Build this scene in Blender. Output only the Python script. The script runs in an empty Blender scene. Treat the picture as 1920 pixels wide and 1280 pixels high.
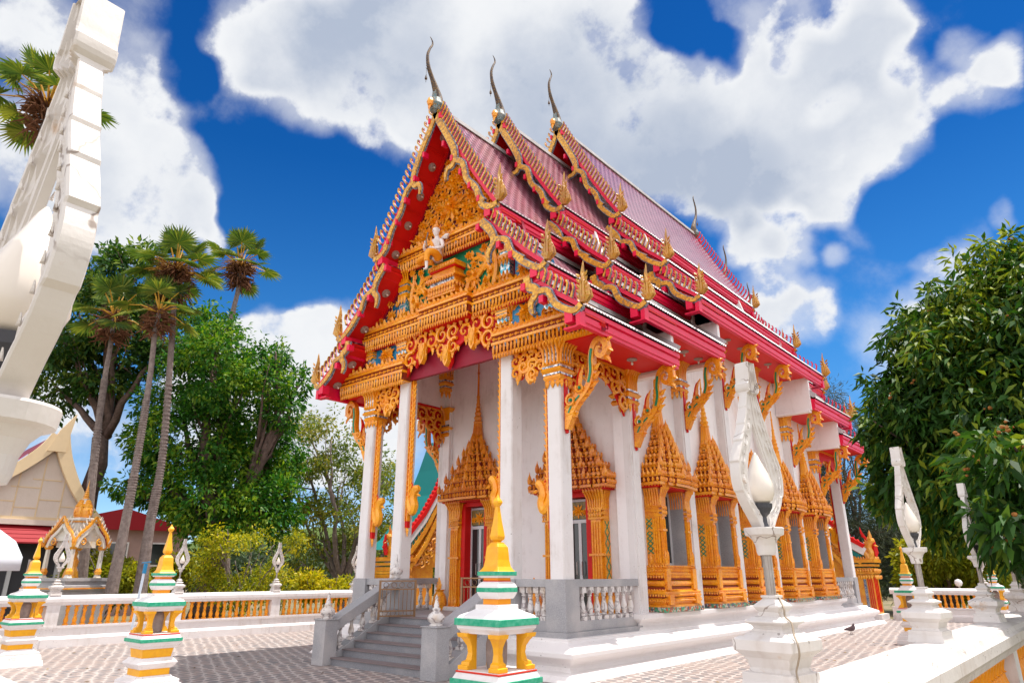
import bpy, math, random
import numpy as np
from mathutils import Vector, Matrix
random.seed(7); rng = np.random.default_rng(11)
S = bpy.context.scene; C = S.collection
PI = math.pi; R = math.radians

# ------------------------------------------------------------------ camera
CX, CY, CZ = 11.011, -10.56, 1.70
F_PX, PITCH, YAW = 1258.0, 0.335, -0.713
cd = bpy.data.cameras.new('camera'); cam = bpy.data.objects.new('camera', cd); C.objects.link(cam)
cam.location = (CX, CY, CZ); cam.rotation_euler = (PI/2 + PITCH, 0, -YAW)
cd.sensor_width = 36; cd.lens = F_PX/1920*36; cd.clip_end = 4000; cd.clip_start = 0.05
S.camera = cam
_fw = Vector((math.sin(YAW)*math.cos(PITCH), math.cos(YAW)*math.cos(PITCH), math.sin(PITCH)))
_rt = Vector((math.cos(YAW), -math.sin(YAW), 0)); _up = _rt.cross(_fw)
def pdir(u, v):
    return (_fw + _rt*((u-960)/F_PX) - _up*((v-640)/F_PX)).normalized()
def at(u, v, dist):
    """world point seen at photo pixel (u, v), at horizontal distance dist metres"""
    d = pdir(u, v); t = dist/math.hypot(d.x, d.y)
    return Vector((CX, CY, CZ)) + d*t

# ------------------------------------------------------------------ world + sun
SUNV = Vector((0.14, 0.33, 1.0)).normalized()
EL = math.asin(SUNV.z); AZ = math.atan2(SUNV.x, SUNV.y)
W = bpy.data.worlds.new('World'); S.world = W; W.use_nodes = True
nt = W.node_tree; nt.nodes.clear()
class NB:
    def __init__(s, nt): s.nt = nt
    def n(s, t, **kw):
        o = s.nt.nodes.new(t)
        for k, v in kw.items():
            if k == 'ins':
                for kk, vv in v.items():
                    if isinstance(vv, bpy.types.NodeSocket): s.nt.links.new(vv, o.inputs[kk])
                    else: o.inputs[kk].default_value = vv
            else: setattr(o, k, v)
        return o
    def m(s, op, a, b=0.0, c=0.0, clamp=False):
        o = s.nt.nodes.new('ShaderNodeMath'); o.operation = op; o.use_clamp = clamp
        for i, x in enumerate((a, b, c)):
            if isinstance(x, bpy.types.NodeSocket): s.nt.links.new(x, o.inputs[i])
            else: o.inputs[i].default_value = x
        return o.outputs[0]
    def vm(s, op, a, b=None):
        o = s.nt.nodes.new('ShaderNodeVectorMath'); o.operation = op
        for i, x in enumerate((a, b)):
            if x is None: continue
            if isinstance(x, bpy.types.NodeSocket): s.nt.links.new(x, o.inputs[i])
            else: o.inputs[i].default_value = x
        return o.outputs['Value'] if op in ('DOT_PRODUCT', 'LENGTH') else o.outputs[0]
    def mix(s, f, a, b, mode='MIX'):
        o = s.nt.nodes.new('ShaderNodeMix'); o.data_type = 'RGBA'; o.blend_type = mode
        for i, x in ((0, f), (6, a), (7, b)):
            if isinstance(x, bpy.types.NodeSocket): s.nt.links.new(x, o.inputs[i])
            elif i == 0: o.inputs[i].default_value = x
            else: o.inputs[i].default_value = (x[0], x[1], x[2], 1)
        return o.outputs[2]
    def ramp(s, f, stops, interp='LINEAR'):
        o = s.nt.nodes.new('ShaderNodeValToRGB'); s.nt.links.new(f, o.inputs[0]); r = o.color_ramp; r.interpolation = interp
        while len(r.elements) < len(stops): r.elements.new(0.5)
        for e, (p, c) in zip(r.elements, stops):
            e.position = p; e.color = (c, c, c, 1) if not hasattr(c, '__len__') else (c[0], c[1], c[2], 1)
        return o.outputs[0]
    def smooth(s, x, a, b, lo=0.0, hi=1.0):
        o = s.n('ShaderNodeMapRange', interpolation_type='SMOOTHSTEP')
        s.nt.links.new(x, o.inputs[0])
        for i, v in zip((1, 2, 3, 4), (a, b, lo, hi)): o.inputs[i].default_value = v
        return o.outputs[0]
    def link(s, a, b): s.nt.links.new(a, b)
B = NB(nt)
sky = B.n('ShaderNodeTexSky', sky_type='NISHITA', sun_disc=False, sun_elevation=EL, sun_rotation=AZ, air_density=1.0, dust_density=0.2, ozone_density=4.0)
tc = B.n('ShaderNodeTexCoord'); dirv = tc.outputs['Generated']
sep = B.n('ShaderNodeSeparateXYZ'); B.link(dirv, sep.inputs[0])
hs = B.n('ShaderNodeHueSaturation', ins={'Saturation': 1.22, 'Value': 1.0, 'Color': sky.outputs[0]})
zc = sep.outputs[2]
skycol = B.mix(1.0, hs.outputs[0], B.ramp(zc, [(0.0, (.45, .52, .66)), (.10, (.36, .43, .52)), (.18, (.26, .38, .45)), (.3, (.18, .37, .46)), (.55, (.045, .225, .36)), (1, (.015, .15, .29))]), 'MULTIPLY')
# clouds: soft lobes at fixed directions, broken up by noise
blobs = [(480, 40, 110, .9), (600, 110, 130, 1), (720, 160, 130, 1), (860, 90, 190, 1.1), (860, 220, 110, .9), (1040, 130, 220, 1.1), (1120, 300, 130, .9), (1260, 230, 150, 1), (1380, 300, 130, .9), (1480, 200, 130, .9),
         (1560, 310, 120, 1), (1610, 150, 120, 1), (1640, 40, 80, .9), (1570, 390, 60, .8), (960, -150, 330, 1.1), (1400, -80, 150, .5), (1450, 110, 90, .7),
         (240, 160, 120, .8), (310, 330, 100, 1), (90, 320, 170, 1), (40, 90, 90, .8), (180, 430, 110, .9), (200, -40, 110, .5), (350, 380, 50, .7),
         (480, 605, 50, .7), (560, 615, 60, .8), (640, 640, 80, .9), (700, 700, 90, .8), (520, 700, 120, .9), (600, 790, 130, .9), (430, 690, 100, .8), (700, 830, 120, .8), (480, 800, 120, .8), (1690, 210, 90, .9), (1690, 310, 70, .9), (1740, 640, 60, .6), (1850, 170, 70, .75), (1800, 90, 40, .5), (1880, 120, 50, .6),
         (1640, 430, 60, .5), (1825, 435, 50, .5), (1400, 455, 60, .75), (1480, 470, 50, .7), (1500, 590, 60, .7), (1440, 560, 50, .6), (1660, 665, 90, .5), (1790, 530, 70, .5), (1720, 590, 50, .5),
         (1410, 630, 60, .6), (1570, 495, 25, .5), (400, 430, 34, .7), (1905, 395, 34, .6), 
         (2400, 200, 400, .9), (-500, 300, 420, .9), (90, 720, 120, .6), (160, 850, 120, .6)]
nw = B.n('ShaderNodeTexNoise', ins={'Vector': dirv, 'Scale': 3.2, 'Detail': 4.0, 'Roughness': .55})
wv = B.vm('SUBTRACT', nw.outputs['Color'], (.5, .5, .5))
dirw = B.vm('NORMALIZE', B.vm('ADD', dirv, B.vm('MULTIPLY', wv, (.19, .19, .13))))
acc = None
for (u, v, r, w) in blobs:
    d = pdir(u, v); dp = B.vm('DOT_PRODUCT', dirw, tuple(d))
    ang = sum(d.angle(pdir(u+a*r, v+c_*r)) for a, c_ in ((1, 0), (-1, 0), (0, 1), (0, -1)))/4
    k = B.smooth(dp, math.cos(ang*1.30), math.cos(ang*0.20), 0.0, w)
    acc = k if acc is None else B.m('ADD', acc, k)
extra = B.m('MULTIPLY', B.smooth(B.vm('DOT_PRODUCT', dirv, tuple(pdir(960, 640))), .70, .2), .95)   # the rest of the sky: broken cloud
acc = B.m('MINIMUM', B.m('ADD', acc, extra), 1.15)
hole = None
for (u, v, r, w) in [(1290, 40, 50, .5), (1235, 15, 40, .35), (1345, 90, 35, .5), (1470, 75, 40, .5), (1550, 185, 40, .45), (340, 110, 55, .5), (470, 330, 110, .5), (640, 400, 130, .7), (470, 520, 100, .5), (1700, 120, 50, .5), (1720, 400, 90, .4)]:
    d = pdir(u, v); dp = B.vm('DOT_PRODUCT', dirw, tuple(d)); ang = math.atan(r/F_PX*.8)
    k = B.smooth(dp, math.cos(ang*1.4), math.cos(ang*.3), 0, w); hole = k if hole is None else B.m('ADD', hole, k)
acc = B.m('SUBTRACT', acc, hole)
n1 = B.n('ShaderNodeTexNoise', ins={'Vector': dirv, 'Scale': 4.2, 'Detail': 12.0, 'Roughness': 0.60, 'Distortion': .1})
n2 = B.n('ShaderNodeTexNoise', ins={'Vector': dirv, 'Scale': 2.2, 'Detail': 5.0, 'Roughness': 0.5})
dens = B.m('ADD', acc, B.m('MULTIPLY', B.m('SUBTRACT', n1.outputs[0], .52), 2.9))
veil = B.m('MULTIPLY', B.smooth(B.m('ADD', dens, .30), .28, 1.25), .62)
n9 = B.n('ShaderNodeTexNoise', ins={'Vector': dirv, 'Scale': 15.0, 'Detail': 9.0, 'Roughness': .6})
alpha = B.m('MAXIMUM', B.smooth(B.m('ADD', dens, B.m('MULTIPLY', B.m('SUBTRACT', n9.outputs[0], .5), 1.5)), .30, .92), veil)
n1b = B.n('ShaderNodeTexNoise', ins={'Vector': B.vm('ADD', dirv, tuple(Vector((0.14, 0.33, 1.0)).normalized()*.045)), 'Scale': 4.2, 'Detail': 7.0, 'Roughness': 0.60, 'Distortion': .1})
billow = B.smooth(B.m('SUBTRACT', n1b.outputs[0], n1.outputs[0]), -.05, .09)
cshade = B.smooth(B.m('ADD', B.m('MULTIPLY', n2.outputs[0], .7), B.m('MULTIPLY', n1.outputs[0], .6)), .50, .86)
gb = None
for (u, v, r_, w) in ((1120, 210, 190, .8), (1250, 330, 130, .6), (700, 60, 160, .45), (1400, 330, 90, .5), (100, 380, 120, .4)):
    d = pdir(u, v); k = B.smooth(B.vm('DOT_PRODUCT', dirw, tuple(d)), math.cos(d.angle(pdir(u+r_*1.3, v))), 1.0, 0, w); gb = k if gb is None else B.m('ADD', gb, k)
edge = B.smooth(B.m('ADD', dens, B.m('MULTIPLY', gb, .8)), .55, 1.75)
ccol = B.mix(B.m('MULTIPLY', B.m('ADD', B.m('ADD', B.m('MULTIPLY', cshade, .60), B.m('MULTIPLY', billow, .40)), B.m('MULTIPLY', gb, .55), clamp=True), edge), (3.0, 3.05, 3.12), (1.50, 1.72, 2.15))
# unseen bright cloud behind the camera, added to lift the shaded sides
fill_cloud = B.smooth(B.vm('DOT_PRODUCT', dirv, tuple(pdir(960, 640))), .70, .10)
ccol = B.mix(fill_cloud, ccol, (6.3, 6.2, 6.3))
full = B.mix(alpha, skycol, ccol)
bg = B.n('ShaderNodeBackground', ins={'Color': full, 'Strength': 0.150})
wo = B.n('ShaderNodeOutputWorld'); B.link(bg.outputs[0], wo.inputs[0])
W.cycles.sampling_method = 'MANUAL'; W.cycles.sample_map_resolution = 512

sd = bpy.data.lights.new('sun', 'SUN'); sd.energy = 3.1; sd.angle = R(0.5); sd.color = (1.0, .95, .87)
sun = bpy.data.objects.new('sun', sd); C.objects.link(sun)
sun.rotation_euler = SUNV.to_track_quat('Z', 'Y').to_euler()
S.view_settings.view_transform = 'Standard'; S.view_settings.look = 'None'
S.view_settings.exposure = 1.03; S.view_settings.gamma = 1.0
S.render.engine = 'CYCLES'
S.cycles.max_bounces = 6; S.cycles.diffuse_bounces = 4; S.cycles.transparent_max_bounces = 8
S.render.resolution_x = 1024; S.render.resolution_y = 682

# ------------------------------------------------------------------ materials
M = {}
def mat(name, base, rough=.6, spec=.4, metal=0.0, noise=None, bump=None, coat=0.0):
    """noise=(scale, amount, second colour); bump=(scale, strength)"""
    m = bpy.data.materials.new(name); m.use_nodes = True; nt = m.node_tree; b = NB(nt)
    bs = nt.nodes['Principled BSDF']
    bs.inputs['Base Color'].default_value = (*base, 1); bs.inputs['Roughness'].default_value = rough
    bs.inputs['Specular IOR Level'].default_value = spec; bs.inputs['Metallic'].default_value = metal
    if coat: bs.inputs['Coat Weight'].default_value = coat; bs.inputs['Coat Roughness'].default_value = .15
    tco = b.n('ShaderNodeTexCoord')
    geo = b.n('ShaderNodeNewGeometry')
    pos = geo.outputs['Position']
    m['_'] = 1
    if noise:
        sc, amt, c2 = noise
        n = b.n('ShaderNodeTexNoise', ins={'Vector': pos, 'Scale': sc, 'Detail': 6.0, 'Roughness': .65})
        f = b.smooth(n.outputs[0], .5-.22, .5+.25, 0, amt)
        b.link(b.mix(f, base, c2), bs.inputs['Base Color'])
    if bump:
        sc, st = bump
        n = b.n('ShaderNodeTexNoise', ins={'Vector': pos, 'Scale': sc, 'Detail': 5.0})
        bp = b.n('ShaderNodeBump', ins={'Strength': st, 'Distance': .02, 'Height': n.outputs[0]})
        b.link(bp.outputs[0], bs.inputs['Normal'])
    M[name] = m
    return m, b, bs, pos
def white_paint(name, base, grime, amt, spots=0.0, cracks=False):
    m, b, bs, pos = mat(name, base, .55, .3)
    n = b.n('ShaderNodeTexNoise', ins={'Vector': pos, 'Scale': 1.3, 'Detail': 8.0, 'Roughness': .7})
    mp = b.n('ShaderNodeMapping', ins={'Vector': pos, 'Scale': (9, 9, 1.2)})
    n2 = b.n('ShaderNodeTexNoise', ins={'Vector': mp.outputs[0], 'Scale': 1.0, 'Detail': 6.0, 'Roughness': .6})
    f = b.m('MULTIPLY', b.smooth(n.outputs[0], .42, .72), b.smooth(n2.outputs[0], .4, .75, .15, 1.0))
    col = b.mix(b.m('MULTIPLY', f, amt), base, grime)
    if spots:
        v = b.n('ShaderNodeTexNoise', ins={'Vector': pos, 'Scale': 30.0, 'Detail': 3.0, 'Roughness': .6})
        n3 = b.n('ShaderNodeTexNoise', ins={'Vector': pos, 'Scale': 1.1, 'Detail': 2.0})
        s = b.m('MULTIPLY', b.smooth(v.outputs[0], .665, .70), b.smooth(n3.outputs[0], .5, .62))
        col = b.mix(b.m('MULTIPLY', s, spots), col, (.12, .09, .07))
    if cracks:
        wn = b.n('ShaderNodeTexNoise', ins={'Vector': pos, 'Scale': 5.0, 'Detail': 4.0})
        v2 = b.n('ShaderNodeTexVoronoi', feature='DISTANCE_TO_EDGE', ins={'Vector': b.vm('ADD', pos, b.vm('MULTIPLY', wn.outputs['Color'], (.25, .25, .25))), 'Scale': 2.6})
        n4 = b.n('ShaderNodeTexNoise', ins={'Vector': pos, 'Scale': 2.3, 'Detail': 3.0})
        ck = b.m('MULTIPLY', b.smooth(v2.outputs['Distance'], .012, .002), b.smooth(n4.outputs[0], .47, .56))
        col = b.mix(b.m('MULTIPLY', ck, .75), col, (.16, .10, .07))
        n5 = b.n('ShaderNodeTexNoise', ins={'Vector': pos, 'Scale': 7.0, 'Detail': 7.0, 'Roughness': .7})
        col = b.mix(b.smooth(n5.outputs[0], .60, .72, 0, .7), col, (.50, .33, .20))
    b.link(col, bs.inputs['Base Color'])
    nb = b.n('ShaderNodeTexNoise', ins={'Vector': pos, 'Scale': 14.0, 'Detail': 6.0})
    bp = b.n('ShaderNodeBump', ins={'Strength': .18, 'Distance': .02, 'Height': nb.outputs[0]})
    b.link(bp.outputs[0], bs.inputs['Normal'])
    return m
white_paint('white_wall', (.87, .83, .83), (.50, .42, .40), .65, .3)
white_paint('white_paint', (.76, .725, .72), (.42, .34, .28), .7, .8)
white_paint('white_weathered', (.64, .60, .575), (.34, .24, .17), .8, .9, True)
white_paint('white_base', (.74, .70, .69), (.50, .42, .38), .5, .85)
mat('green_paint', (.0, .30, .16), .5, .3, noise=(22, .8, (.12, .45, .30)))
mat('yellow_paint', (.88, .43, .005), .42, .5, noise=(14, .6, (.72, .30, .01)), bump=(30, .1))
mat('orange_paint', (.88, .34, .01), .45, .4, noise=(6, .5, (.80, .24, .01)))
mat('red_line', (.65, .03, .01), .5, .3)
mat('cream', (.78, .60, .38), .6, .3, noise=(2, .5, (.66, .5, .32)))
def gold(name, base, c2, pat=26., redamt=.55, bumpst=.5):
    m, b, bs, pos = mat(name, base, .30, .55, coat=.25)
    n = b.n('ShaderNodeTexNoise', ins={'Vector': pos, 'Scale': 3.0, 'Detail': 5.0})
    c = b.mix(b.smooth(n.outputs[0], .35, .65), base, c2)
    n2 = b.n('ShaderNodeTexNoise', ins={'Vector': pos, 'Scale': pat, 'Detail': 3.0, 'Distortion': 1.4})
    s = b.smooth(n2.outputs[0], .53, .60)
    c = b.mix(b.m('MULTIPLY', s, redamt), c, (.55, .05, .004))
    b.link(c, bs.inputs['Base Color'])
    bp = b.n('ShaderNodeBump', ins={'Strength': bumpst*.6, 'Distance': .02, 'Height': b.m('SUBTRACT', 1.0, n2.outputs[0])})
    b.link(bp.outputs[0], bs.inputs['Normal'])
gold('gold', (.93, .40, .007), (.88, .31, .005), 22., .22, .5)
gold('gold_carved', (.91, .38, .007), (.84, .28, .005), 24., .5, .9)
gold('gold_deep', (.82, .30, .010), (.70, .20, .006), 20., .45, .8)
gold('gold_olive', (.60, .32, .03), (.42, .20, .02), 26., .45, .8)
gold('gold_shrine', (.80, .38, .03), (.70, .26, .02), 10., .3, .5)
mat('red', (.66, .008, .006), .5, .3, noise=(3, .5, (.52, .004, .006)))
mat('pink', (.80, .005, .065), .38, .45, noise=(4, .6, (.66, .003, .035)), bump=(20, .08))
mat('soffit_red', (.72, .010, .008), .5, .3, noise=(2.5, .5, (.60, .006, .008)))
mat('maroon', (.28, .01, .03), .5, .3)
mat('blue_panel', (.01, .26, .50), .35, .5, noise=(40, .7, (.0, .10, .28)))
mat('green_panel', (.0, .26, .12), .35, .5, noise=(40, .7, (.0, .12, .06)))
def mosaic(name, cols, scale=60., rough=.2, metal=.35):
    m, b, bs, pos = mat(name, cols[0], rough, .6, metal)
    v = b.n('ShaderNodeTexVoronoi', ins={'Vector': pos, 'Scale': scale})
    sp = b.n('ShaderNodeSeparateColor', ins={'Color': v.outputs['Color']})
    k = len(cols)
    st = [(i/k, c) for i, c in enumerate(cols)]
    b.link(b.ramp(sp.outputs[0], st, 'CONSTANT'), bs.inputs['Base Color'])
    bp = b.n('ShaderNodeBump', ins={'Strength': .5, 'Distance': .01, 'Height': sp.outputs[1]})
    b.link(bp.outputs[0], bs.inputs['Normal'])
mosaic('gold_mosaic', [(.70, .33, .012), (.56, .25, .01), (.78, .42, .04), (.36, .18, .05), (.62, .27, .012)], 22., .35, .1)
mosaic('silver_mosaic', [(.20, .24, .34), (.11, .16, .27), (.36, .38, .42), (.08, .12, .20)], 45., .35, .1)
mosaic('mirror_band', [(.60, .62, .66), (.10, .12, .18), (.85, .87, .9), (.30, .33, .40)], 30.)
mosaic('chofa_glass', [(.12, .06, .02), (.06, .05, .06), (.20, .11, .03), (.04, .03, .035)], 50., .65, .0)
mosaic('chofa_blue', [(.16, .22, .24), (.08, .16, .18), (.24, .26, .26), (.20, .14, .07)], 30., .6, 0)
mosaic('blue_mosaic', [(.65, .75, .8), (.02, .35, .55), (.8, .85, .88), (.05, .45, .6)], 22.)
mosaic('base_mosaic', [(.50, .12, .05), (.10, .35, .20), (.6, .55, .45), (.12, .14, .18)], 22.)
def granite(name, a, bcol):
    m, b, bs, pos = mat(name, a, .42, .4)
    n = b.n('ShaderNodeTexNoise', ins={'Vector': pos, 'Scale': 120.0, 'Detail': 3.0})
    n2 = b.n('ShaderNodeTexNoise', ins={'Vector': pos, 'Scale': 1.6, 'Detail': 5.0})
    c = b.mix(b.smooth(n.outputs[0], .35, .65), a, bcol)
    c = b.mix(b.smooth(n2.outputs[0], .45, .75, 0, .45), c, (a[0]*1.5, a[1]*1.4, a[2]*1.3))
    b.link(c, bs.inputs['Base Color'])
granite('granite', (.38, .375, .39), (.26, .255, .265))
granite('step_stone', (.25, .255, .275), (.17, .17, .19))
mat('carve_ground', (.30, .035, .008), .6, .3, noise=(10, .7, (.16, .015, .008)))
mat('nosing', (.19, .15, .15), .5, .3)
def marble(name):
    m, b, bs, pos = mat(name, (.62, .58, .56), .3, .5)
    n = b.n('ShaderNodeTexNoise', ins={'Vector': pos, 'Scale': 6.0, 'Detail': 7.0, 'Distortion': 2.2})
    n2 = b.n('ShaderNodeTexNoise', ins={'Vector': pos, 'Scale': 2.5, 'Detail': 3.0})
    c = b.mix(b.smooth(n.outputs[0], .5, .62), (.66, .62, .60), (.30, .26, .26))
    c = b.mix(b.smooth(n2.outputs[0], .5, .7, 0, .6), c, (.50, .36, .24))
    b.link(c, bs.inputs['Base Color'])
marble('marble')
mat('brass', (.26, .15, .08), .35, .5, .7, noise=(15, .5, (.30, .17, .09)))
mat('steel', (.45, .42, .40), .35, .5, .8, noise=(15, .6, (.30, .22, .17)))
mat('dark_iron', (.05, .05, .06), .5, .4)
mat('glass_dark', (.025, .03, .03), .08, .6)
mat('door_frame', (.62, .62, .64), .35, .5)
mat('door_gold', (.34, .22, .04), .4, .5, noise=(14, .9, (.05, .06, .03)))
mat('curtain_red', (.42, .03, .04), .7, .2)
mat('bulb', (.74, .67, .60), .25, .5)
mat('skin_white', (.80, .72, .70), .5, .3)
mat('cable', (.30, .24, .18), .6, .3)
mat('slab_stone', (.34, .27, .24), .8, .2, noise=(9, .8, (.20, .16, .15)), bump=(25, .5))
mat('bark_grey', (.27, .22, .20), .9, .1, noise=(9, .9, (.13, .10, .09)), bump=(30, .8))
mat('bark_dark', (.09, .065, .055), .9, .1, noise=(6, .9, (.19, .13, .11)), bump=(12, .9))
mat('fibre', (.20, .09, .045), .9, .1, noise=(12, .8, (.09, .04, .03)))
mat('dead_frond', (.33, .16, .04), .85, .1, noise=(9, .8, (.16, .07, .03)))
mat('petiole', (.55, .30, .03), .6, .3)
mat('flower_orange', (.30, .12, .03), .7, .2)
mat('pigeon', (.16, .11, .12), .7, .2, noise=(40, .6, (.08, .08, .10)))
white_paint('shrine_white', (.66, .62, .56), (.6, .38, .12), .9)
white_paint('gable_cream', (.70, .60, .53), (.5, .4, .3), .4)
mat('canvas', (.72, .75, .82), .8, .2)
mat('teal_tile', (.01, .20, .19), .4, .4)
mat('roof_red', (.30, .012, .02), .5, .3)
mat('plaster_far', (.45, .30, .27), .8, .2, noise=(2, .5, (.3, .2, .2)))
mat('pole_blue', (.60, .68, .78), .5, .3)
def leafmat(name, dark, mid, light, transl=.35, rough=.45):
    m = bpy.data.materials.new(name); m.use_nodes = True; nt = m.node_tree; nt.nodes.clear(); b = NB(nt)
    g = b.n('ShaderNodeNewGeometry')
    n = b.n('ShaderNodeTexNoise', ins={'Vector': g.outputs['Position'], 'Scale': .55, 'Detail': 3.0})
    r = b.m('ADD', b.m('MULTIPLY', g.outputs['Random Per Island'], .65), b.m('MULTIPLY', b.smooth(n.outputs[0], .35, .65), .35))
    col = b.ramp(r, [(0.0, dark), (.5, mid), (.85, light), (1, light)])
    p = b.n('ShaderNodeBsdfPrincipled', ins={'Base Color': col, 'Roughness': rough, 'Specular IOR Level': .22})
    t = b.n('ShaderNodeBsdfTranslucent', ins={'Color': b.mix(1.0, col, (1.0, 1.0, .45), 'MULTIPLY')})
    mx = b.n('ShaderNodeMixShader', ins={0: transl, 1: p.outputs[0], 2: t.outputs[0]})
    o = b.n('ShaderNodeOutputMaterial', ins={0: mx.outputs[0]})
    M[name] = m
leafmat('leaf_mango', (.018, .055, .012), (.040, .12, .016), (.30, .36, .03), .35, .5)
leafmat('leaf_green', (.014, .07, .010), (.045, .18, .016), (.24, .36, .025), .42)
leafmat('leaf_dark', (.014, .05, .012), (.04, .12, .02), (.20, .27, .04), .4)
leafmat('leaf_olive', (.06, .12, .02), (.16, .22, .03), (.38, .33, .04), .45)
leafmat('leaf_yellow', (.12, .19, .012), (.38, .38, .014), (.72, .58, .02), .45)
leafmat('leaf_lime', (.12, .17, .01), (.24, .27, .015), (.42, .38, .02), .45)
leafmat('leaf_palm', (.04, .09, .025), (.10, .17, .03), (.28, .30, .05), .35, .4)
leafmat('leaf_pine', (.03, .045, .03), (.055, .07, .045), (.11, .12, .07), .25, .7)
leafmat('leaf_fallen', (.10, .05, .02), (.20, .11, .03), (.30, .20, .04), .1, .8)
leafmat('hill_green', (.03, .05, .03), (.05, .08, .04), (.09, .12, .05), .2, .8)

def uvmat_tiles():
    m, b, bs, pos = mat('roof_tiles', (.5, .18, .25), .28, .5, coat=.3)
    uv = b.n('ShaderNodeTexCoord').outputs['UV']
    sp = b.n('ShaderNodeSeparateXYZ'); b.link(uv, sp.inputs[0])
    U, V = sp.outputs[0], sp.outputs[1]
    v = b.m('DIVIDE', V, .20); row = b.m('FLOOR', v); fv = b.m('FRACT', v)
    u = b.m('ADD', b.m('DIVIDE', U, .27), b.m('MULTIPLY', row, .5)); fu = b.m('FRACT', u)
    du = b.m('ABSOLUTE', b.m('SUBTRACT', fu, .5))
    dash = b.m('MULTIPLY', b.m('LESS_THAN', du, .29), b.m('LESS_THAN', b.m('ABSOLUTE', b.m('SUBTRACT', fv, .22)), .21))
    line = b.m('GREATER_THAN', du, .42)
    tid = b.n('ShaderNodeTexWhiteNoise', noise_dimensions='2D')
    cb = b.n('ShaderNodeCombineXYZ'); b.link(b.m('FLOOR', u), cb.inputs[0]); b.link(row, cb.inputs[1]); b.link(cb.outputs[0], tid.inputs['Vector'])
    n = b.n('ShaderNodeTexNoise', ins={'Vector': pos, 'Scale': 1.2, 'Detail': 6.0})
    col = b.mix(tid.outputs[0], (.20, .04, .065), (.29, .085, .125))
    col = b.mix(b.smooth(n.outputs[0], .5, .75, 0, .5), col, (.30, .15, .18))
    col = b.mix(b.m('MULTIPLY', line, .7), col, (.58, .36, .42))
    col = b.mix(dash, col, (.075, .012, .035))
    b.link(col, bs.inputs['Base Color'])
    bp = b.n('ShaderNodeBump', ins={'Strength': .7, 'Distance': .02, 'Height': b.m('SUBTRACT', b.m('MULTIPLY', b.m('SUBTRACT', 1.0, fv), .6), dash)})
    b.link(bp.outputs[0], bs.inputs['Normal'])
uvmat_tiles()

def paving_mat():
    m, b, bs, pos = mat('paving', (.3, .24, .22), .6, .3)
    rot = b.n('ShaderNodeMapping', ins={'Vector': pos, 'Rotation': (0, 0, R(-38))})
    wn = b.n('ShaderNodeTexNoise', ins={'Vector': pos, 'Scale': 2.2, 'Detail': 3.0})
    wp = b.vm('ADD', rot.outputs[0], b.vm('MULTIPLY', b.vm('SUBTRACT', wn.outputs['Color'], (.5, .5, .5)), (.16, .34, 0)))
    sp = b.n('ShaderNodeSeparateXYZ'); b.link(wp, sp.inputs[0])
    # hexagonal lattice of long cells
    x = b.m('DIVIDE', sp.outputs[0], .25); y = b.m('DIVIDE', sp.outputs[1], .46)
    def cell(ox, oy):
        fx = b.m('SUBTRACT', b.m('FRACT', b.m('ADD', x, ox)), .5); fy = b.m('SUBTRACT', b.m('FRACT', b.m('ADD', y, oy)), .5)
        return b.m('SQRT', b.m('ADD', b.m('MULTIPLY', fx, fx), b.m('MULTIPLY', b.m('MULTIPLY', fy, fy), 1.0)))
    d = b.m('MINIMUM', cell(0, 0), cell(.5, .5))
    nn = b.n('ShaderNodeTexNoise', ins={'Vector': pos, 'Scale': 24.0, 'Detail': 3.0})
    dd = b.m('ADD', d, b.m('MULTIPLY', b.m('SUBTRACT', nn.outputs[0], .5), .14))
    grout = b.smooth(dd, .29, .37)
    st = b.n('ShaderNodeMapping', ins={'Vector': rot.outputs[0], 'Scale': (5, 7, 1)})
    n1 = b.n('ShaderNodeTexNoise', ins={'Vector': st.outputs[0], 'Scale': 1.0, 'Detail': 3.0})
    n2 = b.n('ShaderNodeTexNoise', ins={'Vector': pos, 'Scale': .5, 'Detail': 5.0})
    c = b.mix(b.smooth(n1.outputs[0], .40, .62), (.28, .22, .20), (.145, .145, .155))
    c = b.mix(grout, c, (.44, .39, .365))
    c = b.mix(b.smooth(n2.outputs[0], .4, .7, 0, .35), c, (.38, .29, .25))
    sq = b.n('ShaderNodeSeparateXYZ'); b.link(pos, sq.inputs[0])
    n6 = b.n('ShaderNodeTexNoise', ins={'Vector': pos, 'Scale': 1.7, 'Detail': 8.0, 'Roughness': .7})
    c = b.mix(b.smooth(n6.outputs[0], .52, .70, 0, .45), c, (.20, .165, .15))
    g1 = b.m('LESS_THAN', b.m('ABSOLUTE', b.m('SUBTRACT', b.m('FRACT', b.m('DIVIDE', sq.outputs[0], 2.4)), .5)), .006)
    g2 = b.m('LESS_THAN', b.m('ABSOLUTE', b.m('SUBTRACT', b.m('FRACT', b.m('DIVIDE', sq.outputs[1], 2.4)), .5)), .006)
    c = b.mix(b.m('MULTIPLY', b.m('MAXIMUM', g1, g2), .7), c, (.5, .42, .38))
    b.link(c, bs.inputs['Base Color'])
    bp = b.n('ShaderNodeBump', ins={'Strength': .4, 'Distance': .01, 'Height': grout}); b.link(bp.outputs[0], bs.inputs['Normal'])
paving_mat()
mat('dirt', (.26, .20, .13), .95, .1, noise=(.6, .8, (.06, .09, .03)))
mat('grass_far', (.05, .09, .02), .95, .1, noise=(1.2, .8, (.10, .12, .03)))

mat('tile_edge', (.34, .24, .26), .4, .4, noise=(3, .7, (.45, .38, .36)))
mat('ridge_grey', (.42, .40, .40), .7, .2, noise=(3, .7, (.25, .22, .22)))
mat('wall_grey', (.55, .52, .55), .7, .2, noise=(2, .5, (.4, .38, .4)))
mat('rosette', (.42, .30, .26), .4, .5, noise=(30, .6, (.25, .12, .1)))

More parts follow.
